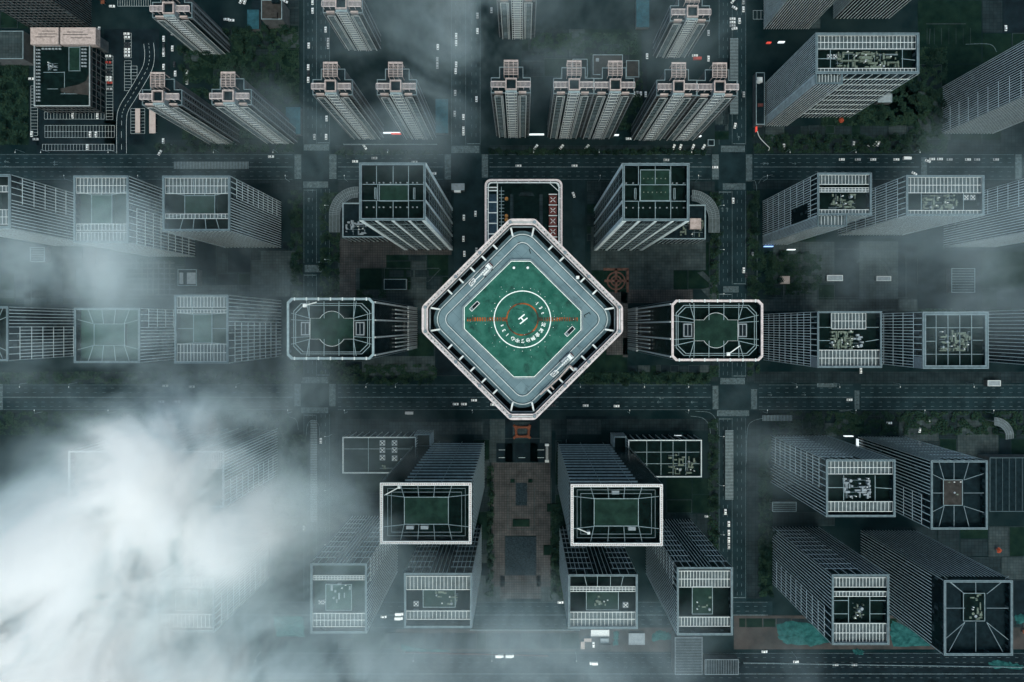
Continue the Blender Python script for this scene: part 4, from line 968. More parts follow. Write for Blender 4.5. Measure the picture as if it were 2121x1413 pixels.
for (x0,x1,y) in ((87,114,64),(79,118,70),(72,114,76),(138,172,66),(130,182,71),(146,188,78)): b.box(*W(x0,y,z),z,*W(x1,y+1.2,z),z+.05)
b.build('roof_slot', TRENCH, root)
MB().box(*W(80,64,z),0,*W(190,86,z),z-6).build('wall', BEIGE, root)

def low_bldg(label, rect, h, m, name='low_building', cat='low building', outline=STEEL, bits=(), ribs=0, vert=True):
    x0,y0,x1,y1 = rect; a = W(x0,y0,h); c = W(x1,y1,h)
    root = empty(name, ((a[0]+c[0])/2,(a[1]+c[1])/2,0), label, cat)
    MB().box(a[0],c[1],0,c[0],a[1],h-.6).build('wall', BEIGE, root)
    MB().box(a[0]+.3,c[1]+.3,h-.6,c[0]-.3,a[1]-.3,h-.4).build('roof', m, root)
    b = MB(); q = .45
    b.box(a[0],c[1],h-.6,c[0],c[1]+q,h); b.box(a[0],a[1]-q,h-.6,c[0],a[1],h); b.box(a[0],c[1]+q,h-.6,a[0]+q,a[1]-q,h); b.box(c[0]-q,c[1]+q,h-.6,c[0],a[1]-q,h); b.build('parapet', outline, root)
    if ribs:
        b = MB()
        for i in range(1, ribs):
            if vert: y = c[1]+(a[1]-c[1])*i/ribs; b.box(a[0]+q,y-.12,h-.4,c[0]-q,y+.12,h-.15)
            else: x = a[0]+(c[0]-a[0])*i/ribs; b.box(x-.12,c[1]+q,h-.4,x+.12,a[1]-q,h-.15)
        b.build('roof_ribs', outline, root)
    for (fx0,fy0,fx1,fy1,hh,mm) in bits:
        p = frac(a[0],c[1],c[0],a[1],fx0,fy0); r_ = frac(a[0],c[1],c[0],a[1],fx1,fy1)
        MB().box(p[0],r_[1],h-.4,r_[0],p[1],h+hh).build('roof_unit', mm, root)
    return root
low_bldg('low building with ribbed dark roof at the right edge, below the middle row', (2050, 948, 2240, 1060), 14, DECKD, ribs=14, vert=False, outline=RIM)
low_bldg('brown-roofed kindergarten with outlined roof behind the twin apartment towers', (1228,113,1290,155), 16, BROWNR, bits=[(.1,.2,.2,.35,1,LGREY)])
low_bldg('green-roofed wing of the low school behind the twin apartment towers', (1186,122,1217,160), 13, DECKG)
low_bldg('small grey wing with outlined roof beside the brown kindergarten roof', (1297,125,1324,160), 11, BROWNR)
low_bldg('brown-roofed house with two small roof rooms at the top, left of the street', (541,0,584,40), 18, BROWNR, bits=[(.55,.7,.8,.98,2.5,BROWNR),(.55,0,.9,.2,2.5,DECKD)], outline=STEEL)
low_bldg('pale stone-roofed hall at the upper left edge', (-60,64,48,122), 14, PAVE, bits=[(.4,.3,.5,.7,1,DECKD)])
low_bldg('blue ribbed sheet roof beside the clear apartment towers, upper left', (592,222,622,278), 5, BLUER, ribs=12, name='sheet_roof_shed', cat='shed', outline=BLUER)
low_bldg('long blue ribbed sheet roof between misty apartment tower and street', (902,205,928,276), 5, BLUER, ribs=14, name='sheet_roof_shed', cat='shed', outline=BLUER)
low_bldg('blue-grey ribbed sheet roof near the top edge behind the twin towers', (1318,0,1345,56), 5, BLUER, ribs=12, name='sheet_roof_shed', cat='shed', outline=BLUER)
low_bldg('teal ribbed roof at the top left beside the brown-roofed house', (512,20,536,60), 5, BLUER, ribs=8, name='sheet_roof_shed', cat='shed', outline=BLUER)
low_bldg('dark glazed box pavilion in the misty left courtyard', (368,558,407,592), 10, DECKD, name='pavilion', cat='pavilion', bits=[(.1,.2,.3,.9,.3,LGREY),(.5,.2,.95,.9,.3,LGREY)])
low_bldg('small framed skylight building in the misty left courtyard', (62,512,92,542), 8, DECKD, name='pavilion', cat='pavilion', ribs=6)
low_bldg('dark pergola-roofed pavilion north-west of the helipad tower', (795,578,842,600), 5, DECKD, name='pavilion', cat='pavilion')
low_bldg('small outlined kiosk on the corner by the right upper crossing', (1466,289,1480,302), 4, DECKD, name='kiosk', cat='kiosk')
low_bldg('cream square kiosk roof in the dark right garden', (1616,572,1636,588), 4, CREAMR, name='kiosk', cat='kiosk', outline=CREAMR)
low_bldg('white hoop-sided shelter in the right garden, west of the round garden', (1713,570,1746,582), 4, LGREY, name='shelter', cat='shelter', outline=STEELW)
low_bldg('white shelter inside the round garden on the right', (1816,572,1846,582), 4, LGREY, name='shelter', cat='shelter', outline=STEELW)
low_bldg('framed glass skylight pavilion in the far right garden', (1971,556,2020,606), 7, DECKD, name='pavilion', cat='pavilion', ribs=9, outline=STEEL)
low_bldg('grey rooftop kiosk on the street corner beside the western podium', (935,380,962,394), 6, LGREY, name='kiosk', cat='kiosk', bits=[(.2,.9,.7,1.3,-3,WHITEM)])
low_bldg('framed low kiosk beside the lower right avenue', (2046,788,2073,800), 5, LGREY, name='kiosk', cat='kiosk', outline=STEELW)
low_bldg('pale glass-roofed hut beside the L-shaped slab, upper right', (1818,186,1848,212), 6, LGREY, name='glass_hut', cat='hut', ribs=5, outline=STEEL)
low_bldg('slatted dark podium below the lower right slabs', (1600,1040,1650,1060), 7, PAVED, name='podium_building', cat='podium building', ribs=5, outline=STEEL)
low_bldg('striped steel construction frame at the bottom edge, left part', (1398,1320,1455,1398), 14, ASPHD, name='construction_frame', cat='construction frame', ribs=24, outline=STEELD)
low_bldg('low dark steel construction frame at the bottom edge, right part', (1460,1366,1530,1398), 8, ASPHD, name='construction_frame', cat='construction frame', ribs=20, vert=False, outline=STEELD)
for lab, rc, m in [('white container cabin at the building site by the bottom avenue', (1224,1305,1262,1318), WHITEM),('small pale container cabin just below the white container', (1210,1323,1225,1330), CREAMR),('pale blue container cabin right of the small cabins', (1244,1323,1261,1331), LGREY),('cream container cabin standing upright beside the site fence', (1203,1330,1211,1345), CREAMR),('flat brown container cabin in the building site', (1243,1336,1265,1350), BROWNR),('grey container cabin with star-shaped plinth in the building site', (1302,1312,1336,1336), LGREY)]:
    low_bldg(lab, rc, 3, m, name='site_cabin', cat='site cabin', outline=m)
# long canopies over the bus platforms
def canopy(label, rect, n):
    x0,y0,x1,y1 = rect; h = 5; a = W(x0,y0,h); c = W(x1,y1,h)
    root = empty('bus_canopy', ((a[0]+c[0])/2,(a[1]+c[1])/2,0), label, 'bus canopy', 'long ribbed bus platform canopies')
    MB().box(a[0],c[1],h-.4,c[0],a[1],h).build('roof', mat('canopy_grey',(.045,.058,.062),.6,0,var=.25,scale=.4), root)
    b = MB(); vert = (y1-y0) > (x1-x0)
    for i in range(n+1):
        if vert: y = c[1]+(a[1]-c[1])*i/n; b.box(a[0],y-.14,h,c[0],y+.14,h+.15)
        else: x = a[0]+(c[0]-a[0])*i/n; b.box(x-.14,c[1],h,x+.14,a[1],h+.15)
    b.build('roof_ribs', STEEL, root)
    b = MB()
    for i in range(6):
        t = (i+.5)/6
        if vert: b.box((a[0]+c[0])/2-.2,c[1]+(a[1]-c[1])*t-.2,0,(a[0]+c[0])/2+.2,c[1]+(a[1]-c[1])*t+.2,h-.4)
        else: b.box(a[0]+(c[0]-a[0])*t-.2,(a[1]+c[1])/2-.2,0,a[0]+(c[0]-a[0])*t+.2,(a[1]+c[1])/2+.2,h-.4)
    b.build('posts', STEEL, root)
canopy('long ribbed canopy on the east street, above the upper avenue', (1512,80,1529,236), 52)
canopy('long ribbed canopy in the middle of the misty upper avenue, left', (361,335,514,350), 50)
canopy('long ribbed canopy on the east street, below the lower avenue', (1502,892,1519,1034), 48)
canopy('long ribbed canopy on the misty west street, below the lower avenue', (643,872,657,1080), 60)
canopy('short ribbed canopy beside the lower avenue crossing, right', (1580,860,1640,872), 20)
# curved colonnade roofs beside the gridded towers
def arc_roof(label, cx, cy, r0, r1, a0, a1, tail):
    h = 12; n = 18; root = empty('curved_canopy', (*W(cx,cy,h),0), label, 'curved canopy', 'curved stone canopies by the gridded towers')
    po = []; pi = []
    for i in range(n+1):
        t = R_(a0+(a1-a0)*i/n); po.append(W(cx+r1*math.cos(t),cy-r1*math.sin(t),h)); pi.append(W(cx+r0*math.cos(t),cy-r0*math.sin(t),h))
    po.append((po[-1][0],po[-1][1]-tail*.39)); pi.append((pi[-1][0],pi[-1][1]-tail*.39))
    b = MB(); b2 = MB()
    for i in range(len(po)-1):
        b.prism([po[i],po[i+1],pi[i+1],pi[i]],h-1,h)
        b2.bar(po[i],pi[i],.22,h,h+.12)
    for f in (0,.33,.66,1):
        for i in range(len(po)-1):
            p = lerp(po[i],pi[i],f); q = lerp(po[i+1],pi[i+1],f); b2.bar(p,q,.2,h+.01,h+.14)
    b.build('roof', mat('pale_canopy_stone',(.055,.072,.075),.8,0,var=.2,scale=.4), root); b2.build('roof_ribs', STEELD, root)
    b = MB()
    for i in range(0,len(po),3): b.cyl((po[i][0]+pi[i][0])/2,(po[i][1]+pi[i][1])/2,0,h-1,.5,8)
    b.build('posts', STEELD, root)
arc_roof('curved stone canopy hugging the western gridded tower', 740, 445, 36, 58, 88, 180, 36)
arc_roof('curved stone canopy hugging the eastern gridded tower', 1432, 452, 36, 58, 88, 0, 30)
arc_roof('pale curved canopy in the lower right corner by the avenue', 2060, 905, 24, 40, 90, 10, 10)
# round garden rings
b = MB()
for (r0, r1) in ((31,36),(40,44)):
    po = [W(1806+r1*math.cos(R_(a)),572-r1*math.sin(R_(a)),0) for a in range(-90,140,6)]; pi = [W(1806+r0*math.cos(R_(a)),572-r0*math.sin(R_(a)),0) for a in range(-90,140,6)]
    for i in range(len(po)-1): b.prism([po[i],po[i+1],pi[i+1],pi[i]],.2,.5)
tag(b.build('garden_wall', PAVE), 'concentric curved stone seat walls of the round garden on the right', 'garden wall')
# wave-edged plaza and striped plaza on the left
sheet('wave_plaza_paving', [[(96,540),(136,540),(118,560),(110,575),(116,592),(132,602),(134,616),(96,628)]], .24, PAVE, .2)
b = MB()
for x in np.arange(214,362,11.5): b.bar(W(x,540 if x > 260 else 545),W(x,612 if x > 290 else 560),.9,.2,.26)
for y in np.arange(545,612,11): b.bar(W(205 if y < 560 else 262,y),W(362,y),.9,.2,.262)
tag(b.build('plaza_strip_paving', mat('pale_paving_strip',(.07,.085,.087),.8,0,var=.3,scale=.3)), kind='structure')
b = MB()
for i in range(9): x = 1785+i*13; b.bar(W(x,618),W(x,646),.3,.2,.25)
for i in range(14): x = 1597+i*12; b.bar(W(x,612),W(x,648),.3,.1,.16)
for q in ((1592,617,1880,617),(1876,530,1876,617),(1640,516,1862,516),(1900,534,1900,590),(1918,50,2000,50),(1924,92,1926,60)): b.bar(W(q[0],q[1]),W(q[2],q[3]),.5,.2,.45)
for i in range(7): b.bar(W(1920+i*15,58),W(1920+i*15,92),.3,.1,.16)
tag(b.build('paving_kerb', PAVE), kind='structure')
# square details
b = MB()
for q in ((1028,908,1140,908),(1028,958,1140,958),(1052,1010,1052,1096),(1107,1010,1107,1096),(1052,1096,1107,1096),(1014,960,1014,1230),(1142,990,1142,1230),(1000,1230,1160,1230),(1000,1206,1160,1206)): b.bar(W(q[0],q[1]),W(q[2],q[3]),.5,.22,.5)
tag(b.build('plaza_kerb', PAVE), kind='structure')
for (rc, nm) in (((1062,1076,1097,1091),'dark planter box at the foot of the long basin'),((1057,993,1066,1000),'small dark planter left of the narrow basin'),((1094,993,1103,1000),'small dark planter right of the narrow basin'),((1126,1130,1142,1150),'square dark hedge box on the east side of the plaza'),((1133,1044,1160,1060),'dark hedge box where plaza meets the eastern pink-rimmed tower')):
    a = W(rc[0],rc[1],1); c = W(rc[2],rc[3],1); b = MB(); b.box(a[0],c[1],.2,c[0],a[1],1.2); tag(b.build('planter', LAWN), nm, 'planter')
b = MB(); pts = [(1068,884),(1096,884),(1094,903),(1070,903)]
for i in range(4): a = W(*pts[i]); c = W(*pts[(i+1)%4]); b.tube((*a,2.5),(*c,2.5),1.0,8)
for p in pts: w = W(*p); b.tube((w[0],w[1],.2),(w[0],w[1],3.6),1.3,8)
for (p,q2) in (((1064,880),(1072,888)),((1098,880),(1092,888)),((1064,907),(1072,899)),((1098,907),(1092,899))): b.tube((*W(*p),1.8),(*W(*q2),2.8),1.1,8)
tag(b.build('sculpture', ORANGE), 'orange knotted steel sculpture on the axis in front of the helipad tower', 'sculpture')
sheet('sculpture_plinth_paving', [(1062,874,1098,908)], .32, PAVE, .2)
b = MB()
for q in ((1033,932,1046,932),(1033,948,1046,948),(1074,948,1088,948),(1113,932,1127,932),(1113,948,1127,948)): b.bar(W(q[0],q[1]),W(q[2],q[3]),.35,.26,.3)
tag(b.build('drive_marking', PAINTB), kind='structure')
b = MB(); a = W(1131,920,3); c = W(1135,958,3); b.box(a[0],c[1],2.6,a[0]+.35,a[1],3); b.box(c[0]-.35,c[1],2.6,c[0],a[1],3); b.box(a[0]-.8,a[1]-1.6,0,c[0]+.8,a[1],3.1); b.box(a[0]-.8,c[1],0,c[0]+.8,c[1]+1.6,3.1)
tag(b.build('gate_frame', WHITEM), 'white gate frame at the east end of the tower entrance drive', 'gate')
# brown rosette garden
b = MB()
for q in ((1250,558,1302,558),(1300,558,1300,606),(1276,556,1276,607),(1252,582,1302,582)): b.bar(W(q[0],q[1]),W(q[2],q[3]),2.0,.25,.4)
for rr in (10, 18):
    po = [W(1276+(rr+1.6)*math.cos(R_(a)),582+(rr+1.6)*math.sin(R_(a))) for a in range(0,360,15)]; pi = [W(1276+(rr-1.6)*math.cos(R_(a)),582+(rr-1.6)*math.sin(R_(a))) for a in range(0,360,15)]; b.ring(po,pi,.25,.45)
tag(b.build('rosette_path', mat('terracotta_paving',(.085,.048,.038),.85,0,var=.3,scale=.4)), kind='structure')
sheet('rosette_bed_lawn', [(1250,558,1298,604)], .24, LAWN, .1)
b = MB(); b.prism([W(1452,600),W(1485,590),W(1484,622),W(1470,620)],.2,.6); b.prism([W(1444,565),W(1456,562),W(1485,592),W(1484,600)],.2,.62); tag(b.build('sloped_paving', PAVE), kind='structure')
b = MB()
for q in ((796,556,910,556),(796,556,796,583),(796,583,888,583),(888,583,912,558),(704,618,905,618),(704,640,905,640)): b.bar(W(q[0],q[1]),W(q[2],q[3]),.5,.2,.9)
for i in range(5): b.bar(W(712+i*14,618),W(712+i*14,640),.4,.2,.3)
for i in range(6): b.bar(W(836+i*14,618),W(836+i*14,640),.4,.2,.3)
tag(b.build('plaza_kerb', PAVE), kind='structure')
sheet('planting_bed_paving', [(806,560,836,574),(842,560,856,574),(860,560,888,574)], .3, PAVED, .1)
# construction ground with dust netting at the bottom
sheet('building_site_soil', [(820,1303,1200,1350),(1520,1275,2200,1345),(1190,1300,1400,1350)], .12, mat('site_soil',(.026,.027,.026),.95,0,var2=(.05,.045,.042),scale=.08,detail=10), .1)
def netting(label, pts, h=1.0):
    rr = random.Random(len(label)); b = MB(); P = [W(*p) for p in pts]
    cx = sum(p[0] for p in P)/len(P); cyy = sum(p[1] for p in P)/len(P); rings = [P]
    n = 26; out = []
    per = []
    for i in range(len(P)):
        a = P[i]; c = P[(i+1)%len(P)]
        for j in range(n//len(P)+2): t = j/(n//len(P)+2); per.append((a[0]+(c[0]-a[0])*t+rr.uniform(-.9,.9), a[1]+(c[1]-a[1])*t+rr.uniform(-.9,.9)))
    k = len(per); v = []
    for (f, z0) in ((1,.15),(.88,h*.6),(.55,h),(.2,h*.8)):
        for (x, y) in per: v.append((cx+(x-cx)*f, cyy+(y-cyy)*f, z0*rr.uniform(.7,1.2)))
    b.v = v+[(cx,cyy,h)]
    for l in range(3):
        for i in range(k): j = (i+1)%k; b.f.append((l*k+i,l*k+j,(l+1)*k+j,(l+1)*k+i))
    for i in range(k): b.f.append((3*k+i,3*k+(i+1)%k,4*k))
    tag(b.build('dust_netting', TEALN), label, 'dust netting')
netting('teal netting over the soil left of the striped-roof slab, bottom right', [(1606,1292),(1640,1285),(1720,1300),(1722,1330),(1680,1338),(1630,1335),(1612,1320)])
netting('teal netting between the two bottom right slabs', [(1848,1285),(1890,1300),(1930,1318),(1925,1340),(1850,1338),(1842,1310)])
netting('small round teal net heap below the striped-roof slab', [(1766,1346),(1778,1343),(1790,1348),(1786,1356),(1772,1356)])
netting('teal netting patch left of the round-vented tower foot', [(1350,1312),(1368,1306),(1392,1312),(1392,1324),(1352,1328)])
netting('narrow teal net strip between the site cabins', [(1272,1306),(1282,1308),(1280,1336),(1270,1338)])
netting('teal netting strip under the round-vented tower', [(1402,1319),(1432,1319),(1428,1328),(1404,1328)])
netting('teal sheet at the misty building site, lower left', [(566,1276),(628,1276),(632,1318),(572,1318)])
netting('long thin teal net along the dark plot below the louvred tower', [(832,1335),(850,1342),(930,1346),(932,1349),(845,1350),(830,1344)])
netting('teal netting at the bottom right corner by the highway', [(2044,1372),(2070,1368),(2121,1378),(2118,1386),(2060,1384)])
netting('teal net heap at the right frame edge in the building site', [(2100,1275),(2125,1270),(2130,1290),(2105,1292)])
def fence_line(label, a, c, h, m):
    b = MB(); p = W(*a); q = W(*c); b.bar(p,q,.25,0,h)
    L = math.hypot(q[0]-p[0],q[1]-p[1]); n = int(L/6)
    for i in range(n+1): t = i/n; x = p[0]+(q[0]-p[0])*t; y = p[1]+(q[1]-p[1])*t; b.box(x-.25,y-.25,0,x+.25,y+.25,h+.3)
    tag(b.build('fence', m), label, 'fence')
fence_line('faded red hoarding along the building site below the square', (840,1350),(1135,1357),2.2,mat('faded_red_hoarding',(.13,.05,.045),.8,0,var=.3,scale=.3))
fence_line('white hoarding along the south side of the bottom avenue', (975,1303),(1200,1303),2.2,STEEL)
fence_line('white guard fence along the highway at the bottom right', (1540,1372),(2200,1382),1.5,STEEL)
fence_line('pale wall along the northern edge of the upper avenue car parks', (713,300),(905,300),2,STEEL)
# ------------------------------------------------------------------ lit shop signs at the tower feet
signs = [((779,273,834,276),GLOWW,'white lit shop sign strip left of the misty towers by the red sign'),((810,275.5,832,277.5),GLOWR,'thin red lit shop sign under the misty white strip'),((873,273,899,277),GLOWW,'white lit sign beside the long blue roof'),((735,274,742,277),GLOWW,'short white lit sign at a misty tower foot'),
 ((1072,276,1078,278.5),GLOWW,'tiny white lit sign under the lone apartment tower'),((1087,276,1127,279.5),GLOWW,'long white lit shop sign between lone and twin apartment towers'),((1137,277,1143,279.5),GLOWW,'short white lit sign at the west corner of the twin towers'),((1181,277,1190,279.5),GLOWR,'red lit sign under the twin apartment towers'),((1196,277.5,1208,280),GLOWW,'white lit sign right of the red sign under the twins'),((1218,277.5,1232,280),GLOWW,'white lit sign at the middle of the twin towers foot'),((1268,278,1282,280),GLOWW,'dim white sign at the east end of the twin towers'),
 ((1309,277,1318,279.5),GLOWW,'white lit sign just west of the canopy-side twin towers'),((1392,279,1398,281),GLOWR,'tiny red lit sign under the canopy-side twin towers'),((1431,280,1453,283),GLOWW,'pale lit sign at the east foot of the canopy-side twins'),
 ((1560,201,1568.5,244),CREAMR,'tall cream sign panel beside the upper right slab'),((1566,246,1569,272),GLOWR,'red lit strip below the tall cream panel'),((1589,86,1598,89),GLOWR,'red lit sign at the top right tower podium'),((1613,85,1626,87.5),GLOWW,'white lit letters-like strip at the top right tower podium'),
 ((1398,902,1412,905),GLOWW,'short white lit sign on the eastern hall roof edge'),((1417,906,1432,908.5),GLOWR,'red lit sign on the eastern hall roof edge'),((728,898,742,900.5),GLOWW,'white lit sign at the west end of the fan-topped hall'),((774,897,792,899.5),GLOWW,'white lit sign in the middle of the fan-topped hall'),
 ((1776.5,910,1779,934),GLOWW,'upright white lit sign on the second lower right slab'),((1750,903,1768,905),GLOWW,'white lit strip between the lower right slabs'),((1632,516,1648,518),GLOWW,'white lit strip at the foot of the upper row slab'),((1584,509,1602,511.5),mat('blue_shop_light',(.1,.2,.5),.5,emit=((.3,.5,1),.9)),'blue-white lit sign at the notched slab foot'),((875,903,888,906),GLOWW,'bright white sign on the annex of the fan-topped hall')]
for (x0,y0,x1,y1), m, lab in signs:
    h = 3; a = W(x0,y0,h); c = W(x1,y1,h); b = MB(); b.box(a[0],(a[1]+c[1])/2-.35,.2,c[0],(a[1]+c[1])/2+.35,h) if c[0]-a[0] > a[1]-c[1] else b.box((a[0]+c[0])/2-.4,c[1],.2,(a[0]+c[0])/2+.4,a[1],h)
    tag(b.build('shop_sign', m), lab, 'sign', 'lit shop signs at the building feet')
# terrace with illuminated edge at the upper right
b = MB(); pts = smooth([W(*p,4) for p in ((1569,272),(1574,285),(1588,300),(1594,306),(1592,312))],4); strip(pts,.35,3.2,4,b); tag(b.build('light_strip', STEELW), 'bright bent light strip on the terrace by the upper right crossing', 'light strip')
low_bldg('round-cornered terrace podium with red patches at the upper right crossing', (1566,150,1584,258), 8, DECKD, name='podium_building', cat='podium building', bits=[(.1,.1,.7,.2,1,WHITEM),(.2,.6,.8,.66,.6,REDM)])
for lab, (x, y) in (('white storage sphere on the podium roof by the upper right slab', (1577,163)),):
    w = W(x,y,14); b = MB()
    for i in range(8):
        t0 = math.pi/2*i/8; t1 = math.pi/2*(i+1)/8
        b.cyl(w[0],w[1],8+5*math.sin(t0),8+5*math.sin(t1),2.1*math.cos(t0),16)
    tag(b.build('roof_sphere', WHITEM), lab, 'sphere tank')
for (x0,y0,x1,y1,lab) in ((280,225,290,275,'long cream awning over the parking bays, upper left'),(309,222,322,276,'wide cream awning beside the clear apartment tower')):
    a = W(x0,y0,3); c = W(x1,y1,3); root = empty('awning', ((a[0]+c[0])/2,(a[1]+c[1])/2,0), lab, 'awning'); MB().box(a[0],c[1],2.7,c[0],a[1],2.95).build('cloth', CREAMR, root)
    b = MB()
    for x in (a[0]+.3,c[0]-.3):
        for i in range(4): y = c[1]+(a[1]-c[1])*(i+.2)/3.6; b.box(x-.1,y-.1,0,x+.1,y+.1,2.7)
    b.build('posts', STEEL, root)
# red maple-like flower beds / tents
for (x,y,r_,lab) in ((1739,252,5,'bright orange-red tree beside the upper right slab foot'),(2063,1137,5,'small reddish tree in the brown yard at the far right'),(216,7,4,'orange-red roof tent at the top edge above the car park'),(2118,1306,4,'orange tent at the right edge of the building site')):
    w = W(x,y); rr = random.Random(int(x)); b = MB()
    if 'tree' in lab:
        for _ in range(160):
            d = Vector((rr.gauss(0,1),rr.gauss(0,1),abs(rr.gauss(0,1)))).normalized()*r_*.39*rr.uniform(.4,1.1); t = rr.uniform(0,6.28); q = .35
            p = Vector((w[0],w[1],3))+d; b.quad(*(tuple(p+Vector((q*math.cos(t+k*1.57),q*math.sin(t+k*1.57),rr.uniform(-.2,.2)))) for k in range(4)))
        root = empty('red_leaved_tree', (w[0],w[1],0), lab, 'tree'); b.build('crown', mat('red_leaves',(.30,.06,.03),.8,0,var=.35,scale=1), root); MB().tube((w[0],w[1],0),(w[0],w[1],3.4),.15).build('trunk', BARK, root)
    else:
        q = r_*.39; b.v = [(w[0]-q,w[1]-q,2.4),(w[0]+q,w[1]-q,2.4),(w[0]+q,w[1]+q,2.4),(w[0]-q,w[1]+q,2.4),(w[0],w[1],3.6)]; b.f = [(0,1,4),(1,2,4),(2,3,4),(3,0,4),(3,2,1,0)]
        root = empty('tent', (w[0],w[1],0), lab, 'tent'); b.build('canopy', ORANGE, root); bb = MB()
        for sx in (-1,1):
            for sy in (-1,1): bb.box(w[0]+sx*q*.9-.06,w[1]+sy*q*.9-.06,0,w[0]+sx*q*.9+.06,w[1]+sy*q*.9+.06,2.4)
        bb.build('poles', STEEL, root)

# ------------------------------------------------------------------ street lamps
def make_lamp():
    root = bpy.data.objects.new('street_lamp', None); col.objects.link(root)
    b = MB(); b.tube((0,0,0),(0,0,10),.13); b.build('pole', STEEL, root)
    b = MB(); b.tube((0,0,10),(0,-2.2,10.6),.09); b.build('arm', STEEL, root)
    MB().box(-.22,-3.0,10.5,.22,-2.0,10.75).build('lamp_head', WHITEM, root)
    return root
lp = make_lamp(); first = True
def dup(o, loc, rz):
    r = o.copy(); col.objects.link(r); r.location = loc; r.rotation_euler = (0,0,rz)
    for c in o.children:
        k = c.copy(); col.objects.link(k); k.parent = r
    return r
lamps = []
for (nm, xs, y, rz) in (('north side of the upper avenue', (51,103,240,454,575,808,1105,1238,1426,1626,1760,1890), 316, 0),('south side of the upper avenue',(150,300,600,720,900,1240,1440,1580,1700,1990), 376, math.pi),
                        ('north side of the lower avenue', (60,160,500,764,824,1200,1330,1420,1640,1727,1850,2000), 793, 0),('south side of the lower avenue', (90,240,420,605,720,980,1120,1300,1420,1580,1760,1900,2040), 853, math.pi),
                        ('north side of the highway', (540,860,1020,1192,1400,1640), 1350, 0)):
    for i, x in enumerate(xs): lamps.append((x, y, rz, nm, i, len(xs)))
for (nm, x, ys, rz) in (('west side of the east street', 1485, (430,520,610,700,900,1000,1100,1200), math.pi/2),('east side of the west street', 687, (430,540,660,900,1010,1120), -math.pi/2)):
    for i, y in enumerate(ys): lamps.append((x, y, rz, nm, i, len(ys)))
ORD = ['first','second','third','fourth','fifth','sixth','seventh','eighth','ninth','tenth','eleventh','twelfth','thirteenth','fourteenth','fifteenth','sixteenth','seventeenth','eighteenth']
for i, (x, y, rz, nm, k, n) in enumerate(lamps):
    w = W(x, y); o = lp if i == 0 else dup(lp, (0,0,0), 0)
    o.location = (w[0], w[1], 0); o.rotation_euler = (0,0,rz)
    tag(o, f'thin grey street lamp, {ORD[k]} from the {"top" if "street" in nm and "side of the e" in nm+"" or "west street" in nm else "left"} on the {nm}', 'street lamp', 'street lamps along the avenues')

# ------------------------------------------------------------------ cars
def car_mesh(kind):
    b = MB(); g = MB()
    if kind == 'car':
        prof = [(-2.3,.35),(-2.3,.8),(-2.1,.95),(-1.3,1.0),(1.1,1.0),(2.0,.85),(2.3,.65),(2.3,.35)]
        for i in range(len(prof)-1): pass
        def ext(pr, w0, w1, m):
            n = len(m.v); k = len(pr); m.v += [(x,-w0,z) for x,z in pr]+[(x,w0,z) for x,z in pr]
            m.f.append(tuple(n+i for i in range(k))); m.f.append(tuple(n+2*k-1-i for i in range(k)))
            for i in range(k): j = (i+1)%k; m.f.append((n+j,n+i,n+k+i,n+k+j))
        ext(prof, .9, .9, b); ext([(-1.25,1.36),(.35,1.36),(.35,1.47),(-1.15,1.47)], .66, .66, b)
        ext([(-1.75,1.0),(.95,1.0),(.35,1.36),(-1.25,1.36)], .76, .76, g)
    else:
        b.box(-1.6,-1.1,.6,3.4,1.1,2.9); b.box(-3.2,-1.05,.5,-1.75,1.05,2.2); g.box(-3.24,-.9,1.3,-2.95,.9,1.9)
    return b, g
protos = {}
def car(x, y, ang, colr, kind):
    key = (colr, kind); w = W(x, y)
    if key not in protos:
        b, g = car_mesh(kind); o = b.build('parked_car' if kind == 'car' else 'box_truck', CARS_M[colr]); g.build('windows', CARG, o)
        t = MB()
        for sx in (-1.4, 1.4):
            for sy in (-.9, .9): t.tube((sx,sy-.1,.33),(sx,sy+.1,.33),.33,10)
        t.build('wheels', TRENCH, o); protos[key] = o
        o.location = (w[0], w[1], .06); o.rotation_euler = (0,0,R_(ang)); return o
    return dup(protos[key], (w[0], w[1], .06), R_(ang))
V, Hh = 90, 0
